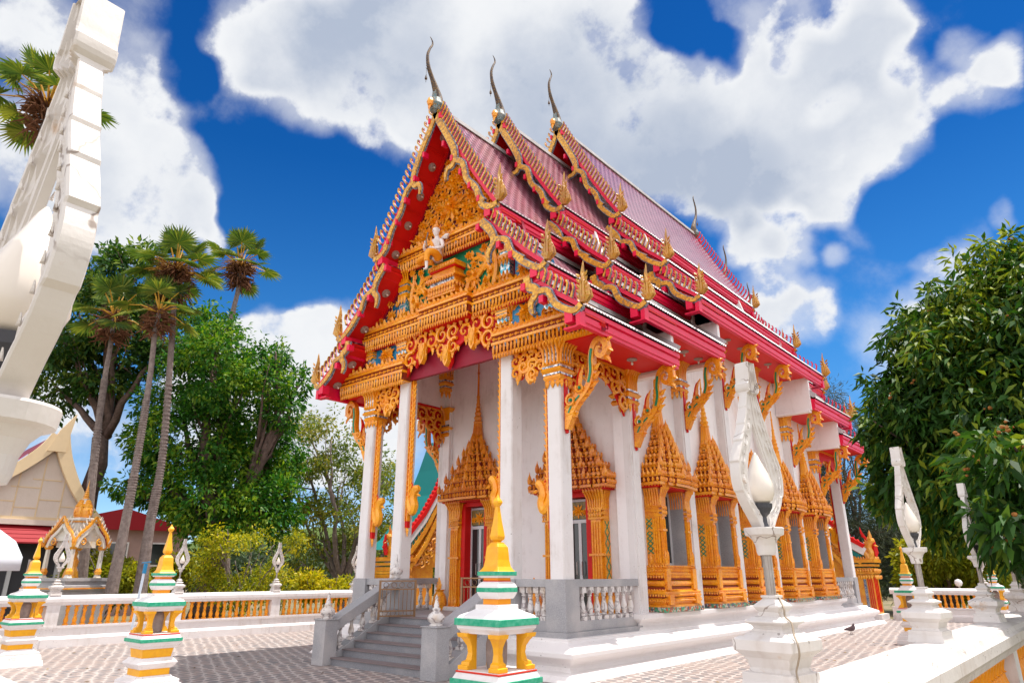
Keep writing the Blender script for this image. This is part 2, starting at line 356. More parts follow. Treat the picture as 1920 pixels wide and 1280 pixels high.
# ------------------------------------------------------------------ mesh helpers
class MB:
    def __init__(s, T=None): s.v = []; s.f = []; s.T = T; s.uv = None
    def add(s, vs, fs):
        o = len(s.v)
        if s.T is not None: vs = [tuple(s.T @ Vector(p)) for p in vs]
        s.v.extend(tuple(p) for p in vs); s.f.extend(tuple(i+o for i in f) for f in fs)
    def box(s, a, b):
        (x0, y0, z0), (x1, y1, z1) = a, b
        if x0 > x1: x0, x1 = x1, x0
        if y0 > y1: y0, y1 = y1, y0
        if z0 > z1: z0, z1 = z1, z0
        s.add([(x0, y0, z0), (x1, y0, z0), (x1, y1, z0), (x0, y1, z0), (x0, y0, z1), (x1, y0, z1), (x1, y1, z1), (x0, y1, z1)],
              [(3, 2, 1, 0), (4, 5, 6, 7), (0, 1, 5, 4), (1, 2, 6, 5), (2, 3, 7, 6), (3, 0, 4, 7)])
    def stack(s, cx, cy, prof, yoff=None):
        """lofted rectangles: prof = (z, hx[, hy])"""
        vs = []; fs = []
        for p in prof:
            z, hx = p[0], p[1]; hy = p[2] if len(p) > 2 else hx
            vs += [(cx-hx, cy-hy, z), (cx+hx, cy-hy, z), (cx+hx, cy+hy, z), (cx-hx, cy+hy, z)]
        n = len(prof)
        for i in range(n-1):
            for k in range(4):
                a = i*4+k; b_ = i*4+(k+1) % 4
                fs.append((a, b_, b_+4, a+4))
        fs.append((3, 2, 1, 0)); e = (n-1)*4; fs.append((e, e+1, e+2, e+3))
        s.add(vs, fs)
    def lathe(s, cx, cy, prof, n=12, rot=0.0):
        vs = []; fs = []
        for (z, r) in prof:
            for k in range(n):
                a = 2*PI*k/n+rot; vs.append((cx+r*math.cos(a), cy+r*math.sin(a), z))
        m = len(prof)
        for i in range(m-1):
            for k in range(n):
                a = i*n+k; b_ = i*n+(k+1) % n
                fs.append((a, b_, b_+n, a+n))
        fs.append(tuple(range(n-1, -1, -1))); fs.append(tuple((m-1)*n+k for k in range(n)))
        s.add(vs, fs)
    def prism(s, poly, a, b, plane='xz'):
        """extrude a 2-D polygon; plane xz -> depth y, yz -> depth x, xy -> depth z"""
        mp = {'xz': lambda p, d: (p[0], d, p[1]), 'yz': lambda p, d: (d, p[0], p[1]), 'xy': lambda p, d: (p[0], p[1], d)}[plane]
        n = len(poly); vs = [mp(p, a) for p in poly]+[mp(p, b) for p in poly]
        fs = [tuple(range(n)), tuple(range(2*n-1, n-1, -1))]+[(i, i+n, (i+1) % n+n, (i+1) % n) for i in range(n)]
        s.add(vs, fs)
    def tube(s, pts, radii, n=6, squash=None):
        pts = [Vector(p) for p in pts]
        if not hasattr(radii, '__len__'): radii = [radii]*len(pts)
        vs = []; fs = []; prev = None
        for i, p in enumerate(pts):
            t = (pts[min(i+1, len(pts)-1)]-pts[max(i-1, 0)])
            if t.length < 1e-9: t = Vector((0, 0, 1))
            t.normalize()
            if prev is None:
                a = t.cross(Vector((0, 0, 1))) if abs(t.z) < .9 else t.cross(Vector((1, 0, 0)))
            else: a = prev-t*prev.dot(t)
            a.normalize(); prev = a; b_ = t.cross(a)
            for k in range(n):
                an = 2*PI*k/n; q = p+(a*math.cos(an)+b_*math.sin(an))*radii[i]
                vs.append(tuple(q))
        m = len(pts)
        for i in range(m-1):
            for k in range(n):
                x = i*n+k; y = i*n+(k+1) % n; fs.append((x, y, y+n, x+n))
        fs.append(tuple(range(n-1, -1, -1))); fs.append(tuple((m-1)*n+k for k in range(n)))
        s.add(vs, fs)
    def leaf(s, o, d, n, L, Wd, H, bend=0.0):
        """pointed carved leaf in relief: base o, direction d, normal n"""
        o = Vector(o); d = Vector(d).normalized(); n = Vector(n).normalized(); w = d.cross(n).normalized()
        e = w*bend*L
        P = [o-w*Wd*.16, o+w*Wd*.16, o+d*L*.35+w*Wd*.5+e*.15, o+d*L*.7+w*Wd*.30+e*.5, o+d*L+e, o+d*L*.7-w*Wd*.30+e*.5, o+d*L*.35-w*Wd*.5+e*.15,
             o+n*H*.7, o+d*L*.4+n*H+e*.2, o+d*L*.75+n*H*.8+e*.6]
        s.add([tuple(p) for p in P], [(0, 7, 8, 6), (7, 1, 2, 8), (8, 2, 3, 9), (6, 8, 9, 5), (9, 3, 4), (5, 9, 4)])
    def flower(s, o, n, r, H, petals=8, up=Vector((0, 0, 1)), jag=True):
        o = Vector(o); n = Vector(n).normalized(); a = (up-n*up.dot(n)).normalized(); b_ = n.cross(a)
        for ring, (rr, hh, off) in enumerate(((1, .45, 0), (.68, .8, .5), (.38, 1.0, 0))):
            for k in range(petals):
                an = 2*PI*(k+off)/petals+random.uniform(-.08, .08)
                d = a*math.cos(an)+b_*math.sin(an)
                s.leaf(o+d*r*.08+n*H*hh*.5, d+n*.15*ring, n, r*rr*random.uniform(.85, 1.1), r*rr*.75*6/petals*.8, H*hh*.6)
        s.blob(o+n*H*1.0, r*.14)
    def blob(s, o, r, n=6, sz=1.0):
        o = Vector(o); vs = []; fs = []; rings = 4
        for i in range(rings+1):
            th = PI*i/rings
            for k in range(n):
                a = 2*PI*k/n; vs.append((o.x+r*math.sin(th)*math.cos(a), o.y+r*math.sin(th)*math.sin(a), o.z+r*sz*math.cos(th)))
        for i in range(rings):
            for k in range(n):
                x = i*n+k; y = i*n+(k+1) % n; fs.append((x, x+n, y+n, y))
        s.add(vs, fs)
    def flame(s, o, d, n, L, Wd, T, bend=.25, teeth=3):
        """a kranok flame: curved tapering tongue with teeth, thickness T, lying in the plane of d and side"""
        o = Vector(o); d = Vector(d).normalized(); n = Vector(n).normalized(); w = d.cross(n).normalized()
        k = 8; L_ = []; R_ = []; Cn = []
        for i in range(k+1):
            t = i/k; c = o+d*L*t+w*(bend*L*math.sin(t*PI*.9)*.5+bend*L*.35*t*t)
            wd = Wd*.5*(math.sin(min(t*2.2, 1)*PI/2)*(1-t)**.8+.05)
            j = 1+.45*((i*teeth) % 2)
            L_.append(c-w*wd*j); R_.append(c+w*wd*(1.45-.45*j+.25)); Cn.append(c)
        vs = [tuple(p) for p in L_]+[tuple(p) for p in R_]+[tuple(p+n*T*.5*(1-.7*i/k)) for i, p in enumerate(Cn)]+[tuple(p-n*T*.5*(1-.7*i/k)) for i, p in enumerate(Cn)]
        m = k+1; fs = []
        for i in range(k):
            fs += [(i, 2*m+i, 2*m+i+1, i+1), (2*m+i, m+i, m+i+1, 2*m+i+1), (3*m+i, i, i+1, 3*m+i+1), (m+i, 3*m+i, 3*m+i+1, m+i+1)]
        fs += [(0, 3*m, m, 2*m), (k, 2*m+k, m+k, 3*m+k)]
        s.add(vs, fs)
    def scroll(s, o, n, r, wd, H, turns=1.4, start=0.0, sgn=1, flip=False):
        """carved spiral scroll in the plane with normal n"""
        o = Vector(o); n = Vector(n).normalized(); up = Vector((0, 0, 1)); a = (up-n*up.dot(n)).normalized(); b_ = n.cross(a)*sgn
        pts = []; rad = []
        k = 16
        for i in range(k+1):
            t = i/k; an = start+turns*2*PI*t; rr = r*(1-t)**.8*1.0+r*.05
            pts.append(o+a*rr*math.cos(an)+b_*rr*math.sin(an)+n*H*(.3+.5*t)); rad.append(wd*(1-.6*t))
        s.tube(pts, rad, 5)
        for i in (1, 3, 5, 7, 9):
            p = pts[i]; d = (p-o-n*(p-o).dot(n)).normalized(); tg = (pts[i+1]-pts[i-1]).normalized()
            s.leaf(p, d*.8-tg*.6, n, r*.42, r*.28, H*.5)
    def build(s, name, mt, parent=None, smooth=False, bevel=None):
        me = bpy.data.meshes.new(name); me.from_pydata(s.v, [], s.f)
        me.materials.append(M[mt] if isinstance(mt, str) else mt)
        if smooth: me.polygons.foreach_set('use_smooth', [True]*len(me.polygons))
        if s.uv is not None:
            ul = me.uv_layers.new(name='UVMap'); vi = np.zeros(len(me.loops), dtype=np.int32); me.loops.foreach_get('vertex_index', vi)
            ul.data.foreach_set('uv', np.array(s.uv, dtype=np.float32)[vi].ravel())
        me.update(); me.validate()
        o = bpy.data.objects.new(name, me); C.objects.link(o)
        if parent is not None: o.parent = parent
        if bevel:
            md = o.modifiers.new('bevel', 'BEVEL'); md.width = bevel; md.segments = 2; md.limit_method = 'ANGLE'; md.angle_limit = R(35)
        return o
def build_lr(mb, name, mt, parent=None, **kw):
    """one object for each side of the axis"""
    out = []
    for s in (-1, 1):
        m = MB(); mp = {}; uv = [] if mb.uv is not None else None
        for f in mb.f:
            cx = sum(mb.v[i][0] for i in f)
            if cx*s < 0 or (abs(cx) < 1e-9 and s < 0): continue
            nf = []
            for i in f:
                if i not in mp:
                    mp[i] = len(m.v); m.v.append(mb.v[i])
                    if uv is not None: uv.append(mb.uv[i])
                nf.append(mp[i])
            m.f.append(tuple(nf))
        m.uv = uv
        if m.f: out.append(m.build(name, mt, parent, **kw))
    return out
def empty(name, loc=(0, 0, 0), rz=0.0, parent=None):
    o = bpy.data.objects.new(name, None); o.empty_display_size = .2; C.objects.link(o); o.location = loc; o.rotation_euler = (0, 0, rz)
    if parent is not None: o.parent = parent
    return o
def tag(o, label=None, cat=None, group=None, kind=None):
    if label: o['label'] = label
    if cat: o['category'] = cat
    if group: o['group'] = group
    if kind: o['kind'] = kind
    return o
def kids(o): return [c for c in bpy.data.objects if c.parent == o]
_kc = {}
def copy_tree(o, parent=None, loc=None, rz=None):
    c = o.copy(); C.objects.link(c); c.parent = parent
    if loc is not None: c.location = loc
    if rz is not None: c.rotation_euler = (0, 0, rz)
    for ch in kids(o): copy_tree(ch, c)
    return c
def quads_obj(name, mt, P, parent=None):
    """P: (N,4,3) array of quads -> one mesh quickly"""
    N = len(P); me = bpy.data.meshes.new(name)
    me.vertices.add(N*4); me.vertices.foreach_set('co', np.ascontiguousarray(P, dtype=np.float32).ravel())
    me.loops.add(N*4); me.loops.foreach_set('vertex_index', np.arange(N*4, dtype=np.int32))
    me.polygons.add(N); me.polygons.foreach_set('loop_start', np.arange(0, N*4, 4, dtype=np.int32)); me.polygons.foreach_set('loop_total', np.full(N, 4, dtype=np.int32))
    me.materials.append(M[mt]); me.update(calc_edges=True)
    o = bpy.data.objects.new(name, me); C.objects.link(o)
    if parent is not None: o.parent = parent
    return o
# ------------------------------------------------------------------ ground
g = MB(); g.box((-9.9, -14, -.3), (9.9, 22.2, 0)); tag(g.build('paving', 'paving'), kind='structure')
g = MB(); g.v = [(-900, -900, -.25), (900, -900, -.25), (900, 900, -.25), (-900, 900, -.25)]; g.f = [(0, 1, 2, 3)]
tag(g.build('ground', 'dirt'), kind='structure')

# ------------------------------------------------------------------ temple
YC = 9.365
temple = empty('temple'); tag(temple, 'white Thai temple hall with carved gold gable and three tiers of red roof', 'temple')
XC, XI, CW, XP = 3.157, 1.876, .34, 3.157
FRONT = []      # parts to be repeated, turned half round, at the rear / far side
def part(o, rep=True):
    if rep: FRONT.append(o)
    return o
PY = [2.79+2.626*k for k in range(6)]

# base platform: stepped mouldings
def base_ring(mb, x0, y0, x1, y1, prof):
    cx, cy = (x0+x1)/2, (y0+y1)/2; mb.stack(cx, cy, [(z, (x1-x0)/2+o, (y1-y0)/2+o) for z, o in prof])
mb = MB()
base_ring(mb, -3.0, .15, 3.0, 2*YC-.15, [(0, .82), (.10, .74), (.13, .50), (.20, .46), (.25, .50), (.33, .62), (.36, .66), (.44, .66), (.46, .62), (.57, .36), (.60, .34), (.63, .34)])
base_ring(mb, -2.95, 2.75, 2.95, 2*YC-2.75, [(.60, .36), (.66, .30), (.70, .26), (.76, .27), (.83, .38), (.85, .42), (.945, .42)])
mb.build('base_platform', 'white_base', temple, bevel=.012)
mb = MB(); mb.box((-3.22, -.06, .625), (3.22, 2.6, .72)); mb.box((-3.12, .03, .72), (3.12, 2.62, .85))
part(mb.build('porch_floor', 'granite', temple, bevel=.006))

# walls of the hall
mb = MB()
for sx in (-1, 1):
    # side wall with window openings
    x0, x1 = sx*2.70, sx*2.95
    ys = [PY[0]-.1]
    for k in range(5):
        c = (PY[k]+PY[k+1])/2
        mb.box((x0, ys[-1], .94), (x1, c-.52, 8.3)); mb.box((x0, c-.52, .94), (x1, c+.52, 1.84)); mb.box((x0, c-.52, 3.62), (x1, c+.52, 8.3)); ys.append(c+.52)
    mb.box((x0, ys[-1], .94), (x1, PY[5]+.1, 8.3))
build_lr(mb, 'side_wall', 'white_wall', temple)
def end_wall():
    mb = MB(); y0, y1 = 2.72, 2.95
    xs = -2.699
    for c in (-1.6, 1.6):
        mb.box((xs, y0, .85), (c-.5, y1, 8.0)); mb.box((c-.5, y0, 3.55), (c+.5, y1, 8.0)); xs = c+.5
    mb.box((xs, y0, .85), (2.699, y1, 8.0))
    for x in (-.62, .62, -2.85, 2.85): mb.box((x-.12, 2.60, .85), (x+.12, 2.718, 7.66))
    return mb.build('end_wall', 'white_wall', temple)
part(end_wall())
mb = MB(); mb.box((-2.69, 3.2, .8), (2.69, 15.5, .9)); mb.build('hall_floor', 'step_stone', temple)
# porch upper walls and ceiling
mb = MB()
for sx in (-1, 1): mb.box((sx*2.95, .30, 6.28), (sx*3.05, 2.6, 7.78))
mb.box((-3.04, .16, 7.6), (3.04, .29, 7.78)); mb.box((1.6, .16, 6.9), (3.04, .29, 7.6)); mb.box((-3.04, .16, 6.9), (-1.6, .29, 7.6))
part(mb.build('porch_upper_wall', 'white_wall', temple))
mb = MB(); mb.box((-2.94, .30, 7.66), (2.94, 2.71, 7.74)); part(mb.build('porch_ceiling', 'soffit_red', temple))

# ---- carved leaf rows
def leaf_row(mb, p0, p1, n, d, step, L, Wd, H, jit=.0, bend=0.0):
    p0 = Vector(p0); p1 = Vector(p1); k = max(1, int((p1-p0).length/step))
    for i in range(k):
        mb.leaf(p0.lerp(p1, (i+.5)/k), d, n, L*(1+random.uniform(-jit, jit)), Wd, H, bend)
U = Vector((0, 0, 1)); DN = Vector((0, 0, -1)); FR = Vector((0, -1, 0)); RT = Vector((1, 0, 0)); LF = Vector((-1, 0, 0))

# ---- columns with capitals
def capital(cx, cy, half, zt, dz=.95, name='capital', parent=None, face4=True):
    """flared lotus capital: leaf skirt, rings with mirror bands, tall leaves flaring out"""
    z0 = zt-dz; g = MB(); mi = MB()
    g.stack(cx, cy, [(z0+.14*dz, half+.02), (z0+.2*dz, half+.05), (z0+.26*dz, half+.03)])
    g.stack(cx, cy, [(z0+.30*dz, half+.03), (z0+.36*dz, half+.09), (z0+.42*dz, half+.05)])
    g.stack(cx, cy, [(z0+.46*dz, half+.03), (z0+.55*dz, half+.05), (z0+.8*dz, half+.05), (z0+.93*dz, half+.12), (z0+.99*dz, half+.16)])
    mi.stack(cx, cy, [(z0+.26*dz, half+.045), (z0+.30*dz, half+.045)]); mi.stack(cx, cy, [(z0+.42*dz, half+.06), (z0+.46*dz, half+.06)])
    for (n, t) in ((FR, RT), (RT, Vector((0, 1, 0))), (LF, FR), (-FR, LF)):
        c = Vector((cx, cy, 0))+n*(half+.02)
        a = c-t*(half+.03); b_ = c+t*(half+.03)
        leaf_row(g, (a.x, a.y, z0+.16*dz), (b_.x, b_.y, z0+.16*dz), n, DN, .13, .2*dz, .13, .05)
        c2 = Vector((cx, cy, 0))+n*(half+.06); a = c2-t*(half+.06); b_ = c2+t*(half+.06)
        k = 5
        for i in range(k):
            p = a.lerp(b_, (i+.5)/k); q = p+n*.12+t*(i-2)*.015
            pts = [(p.x, p.y, z0+.50*dz), (p.x, p.y, z0+.68*dz), (p.x+n.x*.03, p.y+n.y*.03, z0+.84*dz), (q.x, q.y, z0+.97*dz)]
            g.tube(pts, [.034, .022, .030, .03], 5)
            g.leaf((q.x, q.y, z0+.93*dz), U+n*.35, n, .17*dz, .09, .04)
            if i < k-1:
                pm = a.lerp(b_, (i+1)/k)
                mi.tube([(pm.x, pm.y, z0+.55*dz), (pm.x, pm.y, z0+.78*dz), (pm.x+n.x*.03, pm.y+n.y*.03, z0+.90*dz)], .02, 4)
    o = g.build(name, 'gold', parent); mi.build('mirror_inlay', 'mirror_band', o)
    return o
def column(cx, cy, ztop, zcap, dz=.95):
    o = empty('column', (cx, cy, .85), parent=temple); h = CW/2
    mb = MB(); q = h-.025
    mb.box((-h, -q, 0), (h, q, ztop-.85)); mb.box((-q, -h, 0), (q, h, ztop-.85)); mb.box((-h+.01, -h+.01, 0), (h-.01, h-.01, ztop-.85))
    mb.build('shaft', 'white_paint', o)
    c = capital(0, 0, h, zcap-.85, dz, parent=o)
    return o
part(column(XC-CW/2, CW/2, 6.25, 6.28)); part(column(-XC+CW/2, CW/2, 6.25, 6.28))
part(column(XI-CW/2, CW/2, 7.3, 7.38, .72)); part(column(-XI+CW/2, CW/2, 7.3, 7.38, .72))
# pilasters
SOF = [6.28, 7.10, 8.15, 8.15, 7.10, 6.28]
def pilaster(k):
    o = empty('pilaster', (0, 0, 0), parent=temple); y = PY[k]; z = SOF[k]; h = .186
    mb = MB(); mb.box((2.88, y-h, .94), (XP, y+h, z)); mb.box((2.88, y-h+.045, .94), (XP+.03, y+h-.045, z-.01)); mb.build('shaft', 'white_paint', o)
    g = MB(); mi = MB(); z0 = z-1.02; c = XP
    g.stack(2.98, y, [(z0+.18, .22, h+.03), (z0+.24, .25, h+.06), (z0+.30, .22, h+.03)]); g.stack(2.98, y, [(z0+.34, .22, h+.03), (z0+.42, .29, h+.09), (z0+.48, .23, h+.04)])
    g.stack(2.98, y, [(z0+.52, .22, h+.02), (z0+.85, .23, h+.03), (z0+1.0, .33, h+.13)])
    mi.stack(2.98, y, [(z0+.30, .23, h+.04), (z0+.34, .23, h+.04)]); mi.stack(2.98, y, [(z0+.48, .24, h+.05), (z0+.52, .24, h+.05)])
    for (n, t, hw, cc) in ((RT, Vector((0, 1, 0)), h+.03, (c+.03, y)), (FR, RT, .14, (3.03, y-h-.02)), (-FR, LF, .14, (3.03, y+h+.02))):
        a = Vector((cc[0], cc[1], 0))-t*hw; b_ = Vector((cc[0], cc[1], 0))+t*hw
        leaf_row(g, (a.x, a.y, z0+.2), (b_.x, b_.y, z0+.2), n, DN, .12, .22, .12, .05)
        kk = 5 if n is RT else 3
        for i in range(kk):
            p = a.lerp(b_, (i+.5)/kk); q = p+n*.13
            g.tube([(p.x, p.y, z0+.52), (p.x+n.x*.02, p.y+n.y*.02, z0+.75), (p.x+n.x*.05, p.y+n.y*.05, z0+.88), (q.x, q.y, z0+1.0)], [.034, .024, .03, .03], 5)
            g.leaf((q.x, q.y, z0+.93), U+n*.3, n, .16, .09, .04)
    o2 = g.build('capital', 'gold', o); mi.build('mirror_inlay', 'mirror_band', o2)
    return o
for k in range(6): part(pilaster(k))

# ---- eave brackets: carved S shaped supports
def bez(P, n=10):
    """Catmull-Rom through points"""
    P = [Vector(p) for p in P]; out = []
    for i in range(len(P)-1):
        p0 = P[max(i-1, 0)]; p1 = P[i]; p2 = P[i+1]; p3 = P[min(i+2, len(P)-1)]
        for j in range(n):
            t = j/n; out.append(.5*((2*p1)+(p2-p0)*t+(2*p0-5*p1+4*p2-p3)*t*t+(3*p1-p0-3*p2+p3)*t*t*t))
    out.append(P[-1]); return out
def ribbon(mb, pts, widths, y0, y1, plane='xz'):
    """flat board following a 2-D path"""
    P = [Vector((p[0], p[1])) for p in pts]; n = len(P)
    if not hasattr(widths, '__len__'): widths = [widths]*n
    if len(widths) != n: widths = [float(x) for x in np.interp(np.linspace(0, 1, n), np.linspace(0, 1, len(widths)), widths)]
    vs = []
    for i in range(n):
        t = (P[min(i+1, n-1)]-P[max(i-1, 0)]).normalized(); w = Vector((-t.y, t.x))*widths[i]*.5
        for q in (P[i]+w, P[i]-w):
            for y in (y0, y1):
                vs.append((q.x, y, q.y) if plane == 'xz' else (y, q.x, q.y))
    fs = []
    for i in range(n-1):
        a = i*4; b_ = a+4
        fs += [(a, b_, b_+1, a+1), (a+2, a+3, b_+3, b_+2), (a, a+2, b_+2, b_), (a+1, b_+1, b_+3, a+3)]
    fs += [(0, 1, 3, 2), (4*n-4, 4*n-2, 4*n-1, 4*n-3)]
    mb.add(vs, fs)
def bracket_proto(z, y):
    """origin at wall face, soffit height 0; drawn in x-z"""
    o = empty('eave_bracket', (XP+.03, y, z), parent=temple)
    g = MB(); red = MB(); inl = MB(); T = .075
    red.box((0, -.05, -1.80), (.03, .05, -.55))
    red.tube([(0.015, 0, -1.80), (.03, 0, -1.84)], .04, 5)
    # lower pointed leaf
    body = bez([(.05, -1.78), (.10, -1.60), (.16, -1.42), (.26, -1.26), (.40, -1.14), (.54, -1.04)], 5)
    ribbon(g, body, [.06, .15, .20, .21, .18, .14], -T, T)
    for zz in (-1.52, -1.44, -1.36): g.tube([(.03, 0, zz), (.24+.3*(zz+1.52), 0, zz+.04)], .085, 6)
    neck = bez([(.48, -1.10), (.60, -.96), (.67, -.76), (.68, -.54), (.70, -.32), (.78, -.13), (.92, -.07), (1.03, -.17), (1.03, -.34), (.93, -.43), (.83, -.36), (.85, -.24), (.92, -.24)], 5)
    ribbon(g, neck, [.12, .12, .12, .115, .11, .11, .12, .13, .12, .10, .08, .06, .03], -T+.006, T-.006)
    # outer crest of leaves along the back
    for (x, zz, dx, dz_, L) in ((.22, -1.55, 1, .2, .14), (.32, -1.40, 1, .3, .16), (.46, -1.27, 1, .3, .17), (.60, -1.16, 1, .4, .17), (.72, -1.02, 1, .4, .17), (.79, -.86, 1, .6, .15), (.82, -.68, 1, .7, .13), (1.03, -.42, .7, -1, .20), (1.09, -.30, 1, -.6, .14), (1.10, -.14, 1, .2, .12), (1.0, -.02, .8, .8, .10)):
        g.flame((x-.08, 0, zz), (dx, 0, dz_), FR, L+.05, .13, .12, -.3)
    # upward side flames
    g.flame((.16, 0, -1.30), (.15, 0, 1), FR, .46, .17, .12, .25); g.flame((.36, 0, -1.12), (.35, 0, 1), FR, .62, .17, .12, -.28)
    red.flame((.34, .0, -.98), (.30, 0, 1), FR, .40, .07, .17, -.28)
    g.scroll((.20, -T, -1.22), FR, .12, .035, .05); g.scroll((.20, T, -1.22), -FR, .12, .035, .05, sgn=-1)
    g.scroll((.42, -T, -1.0), FR, .10, .03, .04, start=1); g.scroll((.42, T, -1.0), -FR, .10, .03, .04, start=1, sgn=-1)
    ribbon(inl, bez([(.62, -.92), (.68, -.70), (.68, -.46), (.72, -.24)], 5), .05, -T-.012, T+.012)
    ribbon(inl, bez([(.12, -1.46), (.22, -1.30), (.40, -1.15)], 4), .035, -T-.012, T+.012)
    inl.blob((.20, -T-.04, -1.22), .04); inl.blob((.42, -T-.03, -1.0), .035)
    # plain mount to the soffit
    red.box((.70, -.05, .05), (1.0, .05, .13))
    g.build('carving', 'gold_carved', o); red.build('red_back', 'red', o); inl.build('green_inlay', 'green_panel', o)
    return o
bp = bracket_proto(SOF[0]-.06, PY[0]); part(bp)
for k in range(1, 6): part(copy_tree(bp, temple, (XP+.03, PY[k], SOF[k]-.06)))
part(copy_tree(bp, temple, (XC+.01, CW/2, SOF[0]-.06))); part(copy_tree(bp, temple, (-XC-.01, CW/2, SOF[0]-.06), PI))

# ---- window and door frames: stepped spire over carved jambs
def aedicule(kind, center, rz, parent):
    """local frame: opening in the x-z plane, outside towards -y. origin at wall face, z absolute"""
    o = empty('window' if kind == 'window' else 'door', center, rz, parent)
    door = kind == 'door'
    zb = .95 if not door else .85
    ow = .50 if not door else .46            # half opening
    z1 = 3.62 if not door else 3.55          # top of opening
    jd = .28 if door else .42                 # jamb projection
    g = MB()
    # jambs
    zs = 1.86 if not door else .86
    jam = MB(); lat = MB()
    for s in (-1, 1):
        xa = s*(ow+.02); xb = s*(ow+(.38 if door else .18)); cx = (xa+xb)/2
        jam.box((xa, -jd+.06, zs), (xb, 0, z1)); hw_ = .13 if door else .07
        jam.box((cx-hw_, -jd, zs), (cx+hw_, -jd+.05, z1-.62))
        for i in range(4 if door else 2):
            x = cx-(.105 if door else .035)+.07*i; jam.tube([(x, -jd-.005, zs+.1), (x, -jd-.005, z1-.72)], .026, 6)
        zmid = (zs+z1)/2-.1
        for z in (zs+.05, zmid, z1-.66, z1-.56, z1-.46): jam.box((xa-.015*s, -jd-.03, z), (xb+.015*s, -.02, z+.05))
        for z in (z1-.62, z1-.52): leaf_row(jam, (cx-hw_-.05, -jd-.04, z), (cx+hw_+.05, -jd-.04, z), FR, U, .07, .1, .07, .03)
        leaf_row(jam, (cx-hw_-.03, -jd-.02, zs+.08), (cx+hw_+.03, -jd-.02, zs+.08), FR, U, .09, .30, .09, .04)
        if not door:
            for q in range(3): jam.tube([(xb+s*.01, -jd+.085+.055*q, zs+.1), (xb+s*.01, -jd+.085+.055*q, z1-.72)], .026, 6)
        for (xx, nn) in ((xb, RT*s), (xa, LF*s)) if door else ((xb, RT*s),):
            leaf_row(jam, (xx, -jd+.05, zs+.08), (xx, -.02, zs+.08), nn, U, .09, .3, .09, .03)
            for i in range(7):
                z = zs+.30+i*(z1-zs-1.0)/7
                for q in (0, 1):
                    y0 = (-jd+.08 if door else -.17) if q else -.03; y1 = -.03 if q else (-jd+.08 if door else -.17)
                    lat.tube([(xx+nn.x*.004, y0, z), (xx+nn.x*.004, y1, z+(z1-zs-1.0)/7)], .013, 4)
        # flared capital leaves
        for i in range(7 if door else 4):
            x = cx-(.18 if door else .09)+.06*i; jam.tube([(x, -jd, z1-.42), (x+(x-cx)*.1, -jd-.01, z1-.22), (x+(x-cx)*.35, -jd-.09, z1-.02)], [.03, .022, .035], 5)
            jam.leaf((x+(x-cx)*.35, -jd-.10, z1-.08), U+FR*.3, FR, .12, .07, .03)
        for i in range(4 if door else 6):
            y = -jd+.05+i*.065
            for (xx, nn) in ((xb, s), (xa, -s)): jam.tube([(xx, y, z1-.42), (xx+nn*.01, y, z1-.22), (xx+nn*.05, y, z1-.02)], [.03, .022, .035], 5)
    build_lr(jam, 'jamb_carving', 'gold_carved', o); build_lr(lat, 'green_lattice', 'green_panel', o)
    # base (windows only)
    if not door:
        b = MB(); hw = .92
        def ring(z0, z1_, w0, w1, d0, d1): b.add([(-w0, 0, z0), (w0, 0, z0), (w0, -d0, z0), (-w0, -d0, z0), (-w1, 0, z1_), (w1, 0, z1_), (w1, -d1, z1_), (-w1, -d1, z1_)],
                                                  [(0, 1, 2, 3), (7, 6, 5, 4), (3, 2, 6, 7), (2, 1, 5, 6), (0, 3, 7, 4)])
        prof = [(1.05, .98, .50), (1.09, .98, .50), (1.10, .93, .45), (1.17, .95, .47), (1.22, .99, .51), (1.25, .93, .45), (1.28, .90, .42), (1.31, .97, .49), (1.36, .98, .50), (1.39, .92, .44), (1.42, .84, .37), (1.46, .84, .37),
                (1.48, .90, .43), (1.53, .93, .46), (1.58, .90, .43), (1.61, .84, .37), (1.64, .84, .37), (1.72, .93, .45), (1.75, .93, .45), (1.76, .90, .42), (1.84, .91, .43), (1.86, .93, .45)]
        for (a, c) in zip(prof[:-1], prof[1:]): ring(a[0], c[0], a[1]-.14, c[1]-.14, a[2]-.02, c[2]-.02)
        for (z, w, d, L) in ((1.26, .93, .435, .06), (1.42, .86, .37, -.07), (1.64, .86, .37, .08), (1.86, .86, .37, .06), (1.20, .93, .445, -.05), (1.82, .86, .37, -.05)):
            dd = U if L > 0 else DN
            w -= .09; d += .04
            leaf_row(b, (-w, -d-.005, z), (w, -d-.005, z), FR, dd, .06, abs(L), .06, .02); leaf_row(b, (w-.0, -d, z), (w, 0, z), RT, dd, .06, abs(L), .06, .02); leaf_row(b, (-w, -d, z), (-w, 0, z), LF, dd, .06, abs(L), .06, .02)
        # projecting feet under the jambs
        for s in (-1, 1):
            b.box((s*.52, -.52, 1.10), (s*.72, -.44, 1.30)); b.box((s*.53, -.47, 1.40), (s*.71, -.36, 1.84))
        bo = b.build('carved_base', 'gold_carved', o)
        cgb = MB()
        for (z0_, z1_, w_, d_) in ((1.235, 1.30, .885, .37), (1.385, 1.455, .80, .325), (1.605, 1.665, .80, .325)): cgb.box((-w_+.045, -d_-.075, z0_), (w_-.045, 0, z1_))
        cgb.build('red_grooves', 'carve_ground', o)
        m2 = MB(); m2.box((-.87, -.51, .95), (.87, 0, 1.05)); m2.build('mosaic_plinth', 'base_mosaic', bo)
        # window reveal and glazing
        fr = MB(); fr.box((-.50, -.12, 1.84), (.50, .05, 1.87)); fr.build('stone_sill', 'granite', o)
        rv = MB()
        for s in (-1, 1): rv.box((s*.517, -.36, 1.87), (s*.50, .05, 3.6))
        build_lr(rv, 'stone_reveal', 'granite', o)
        fr = MB(); y0, y1 = -.02, .03
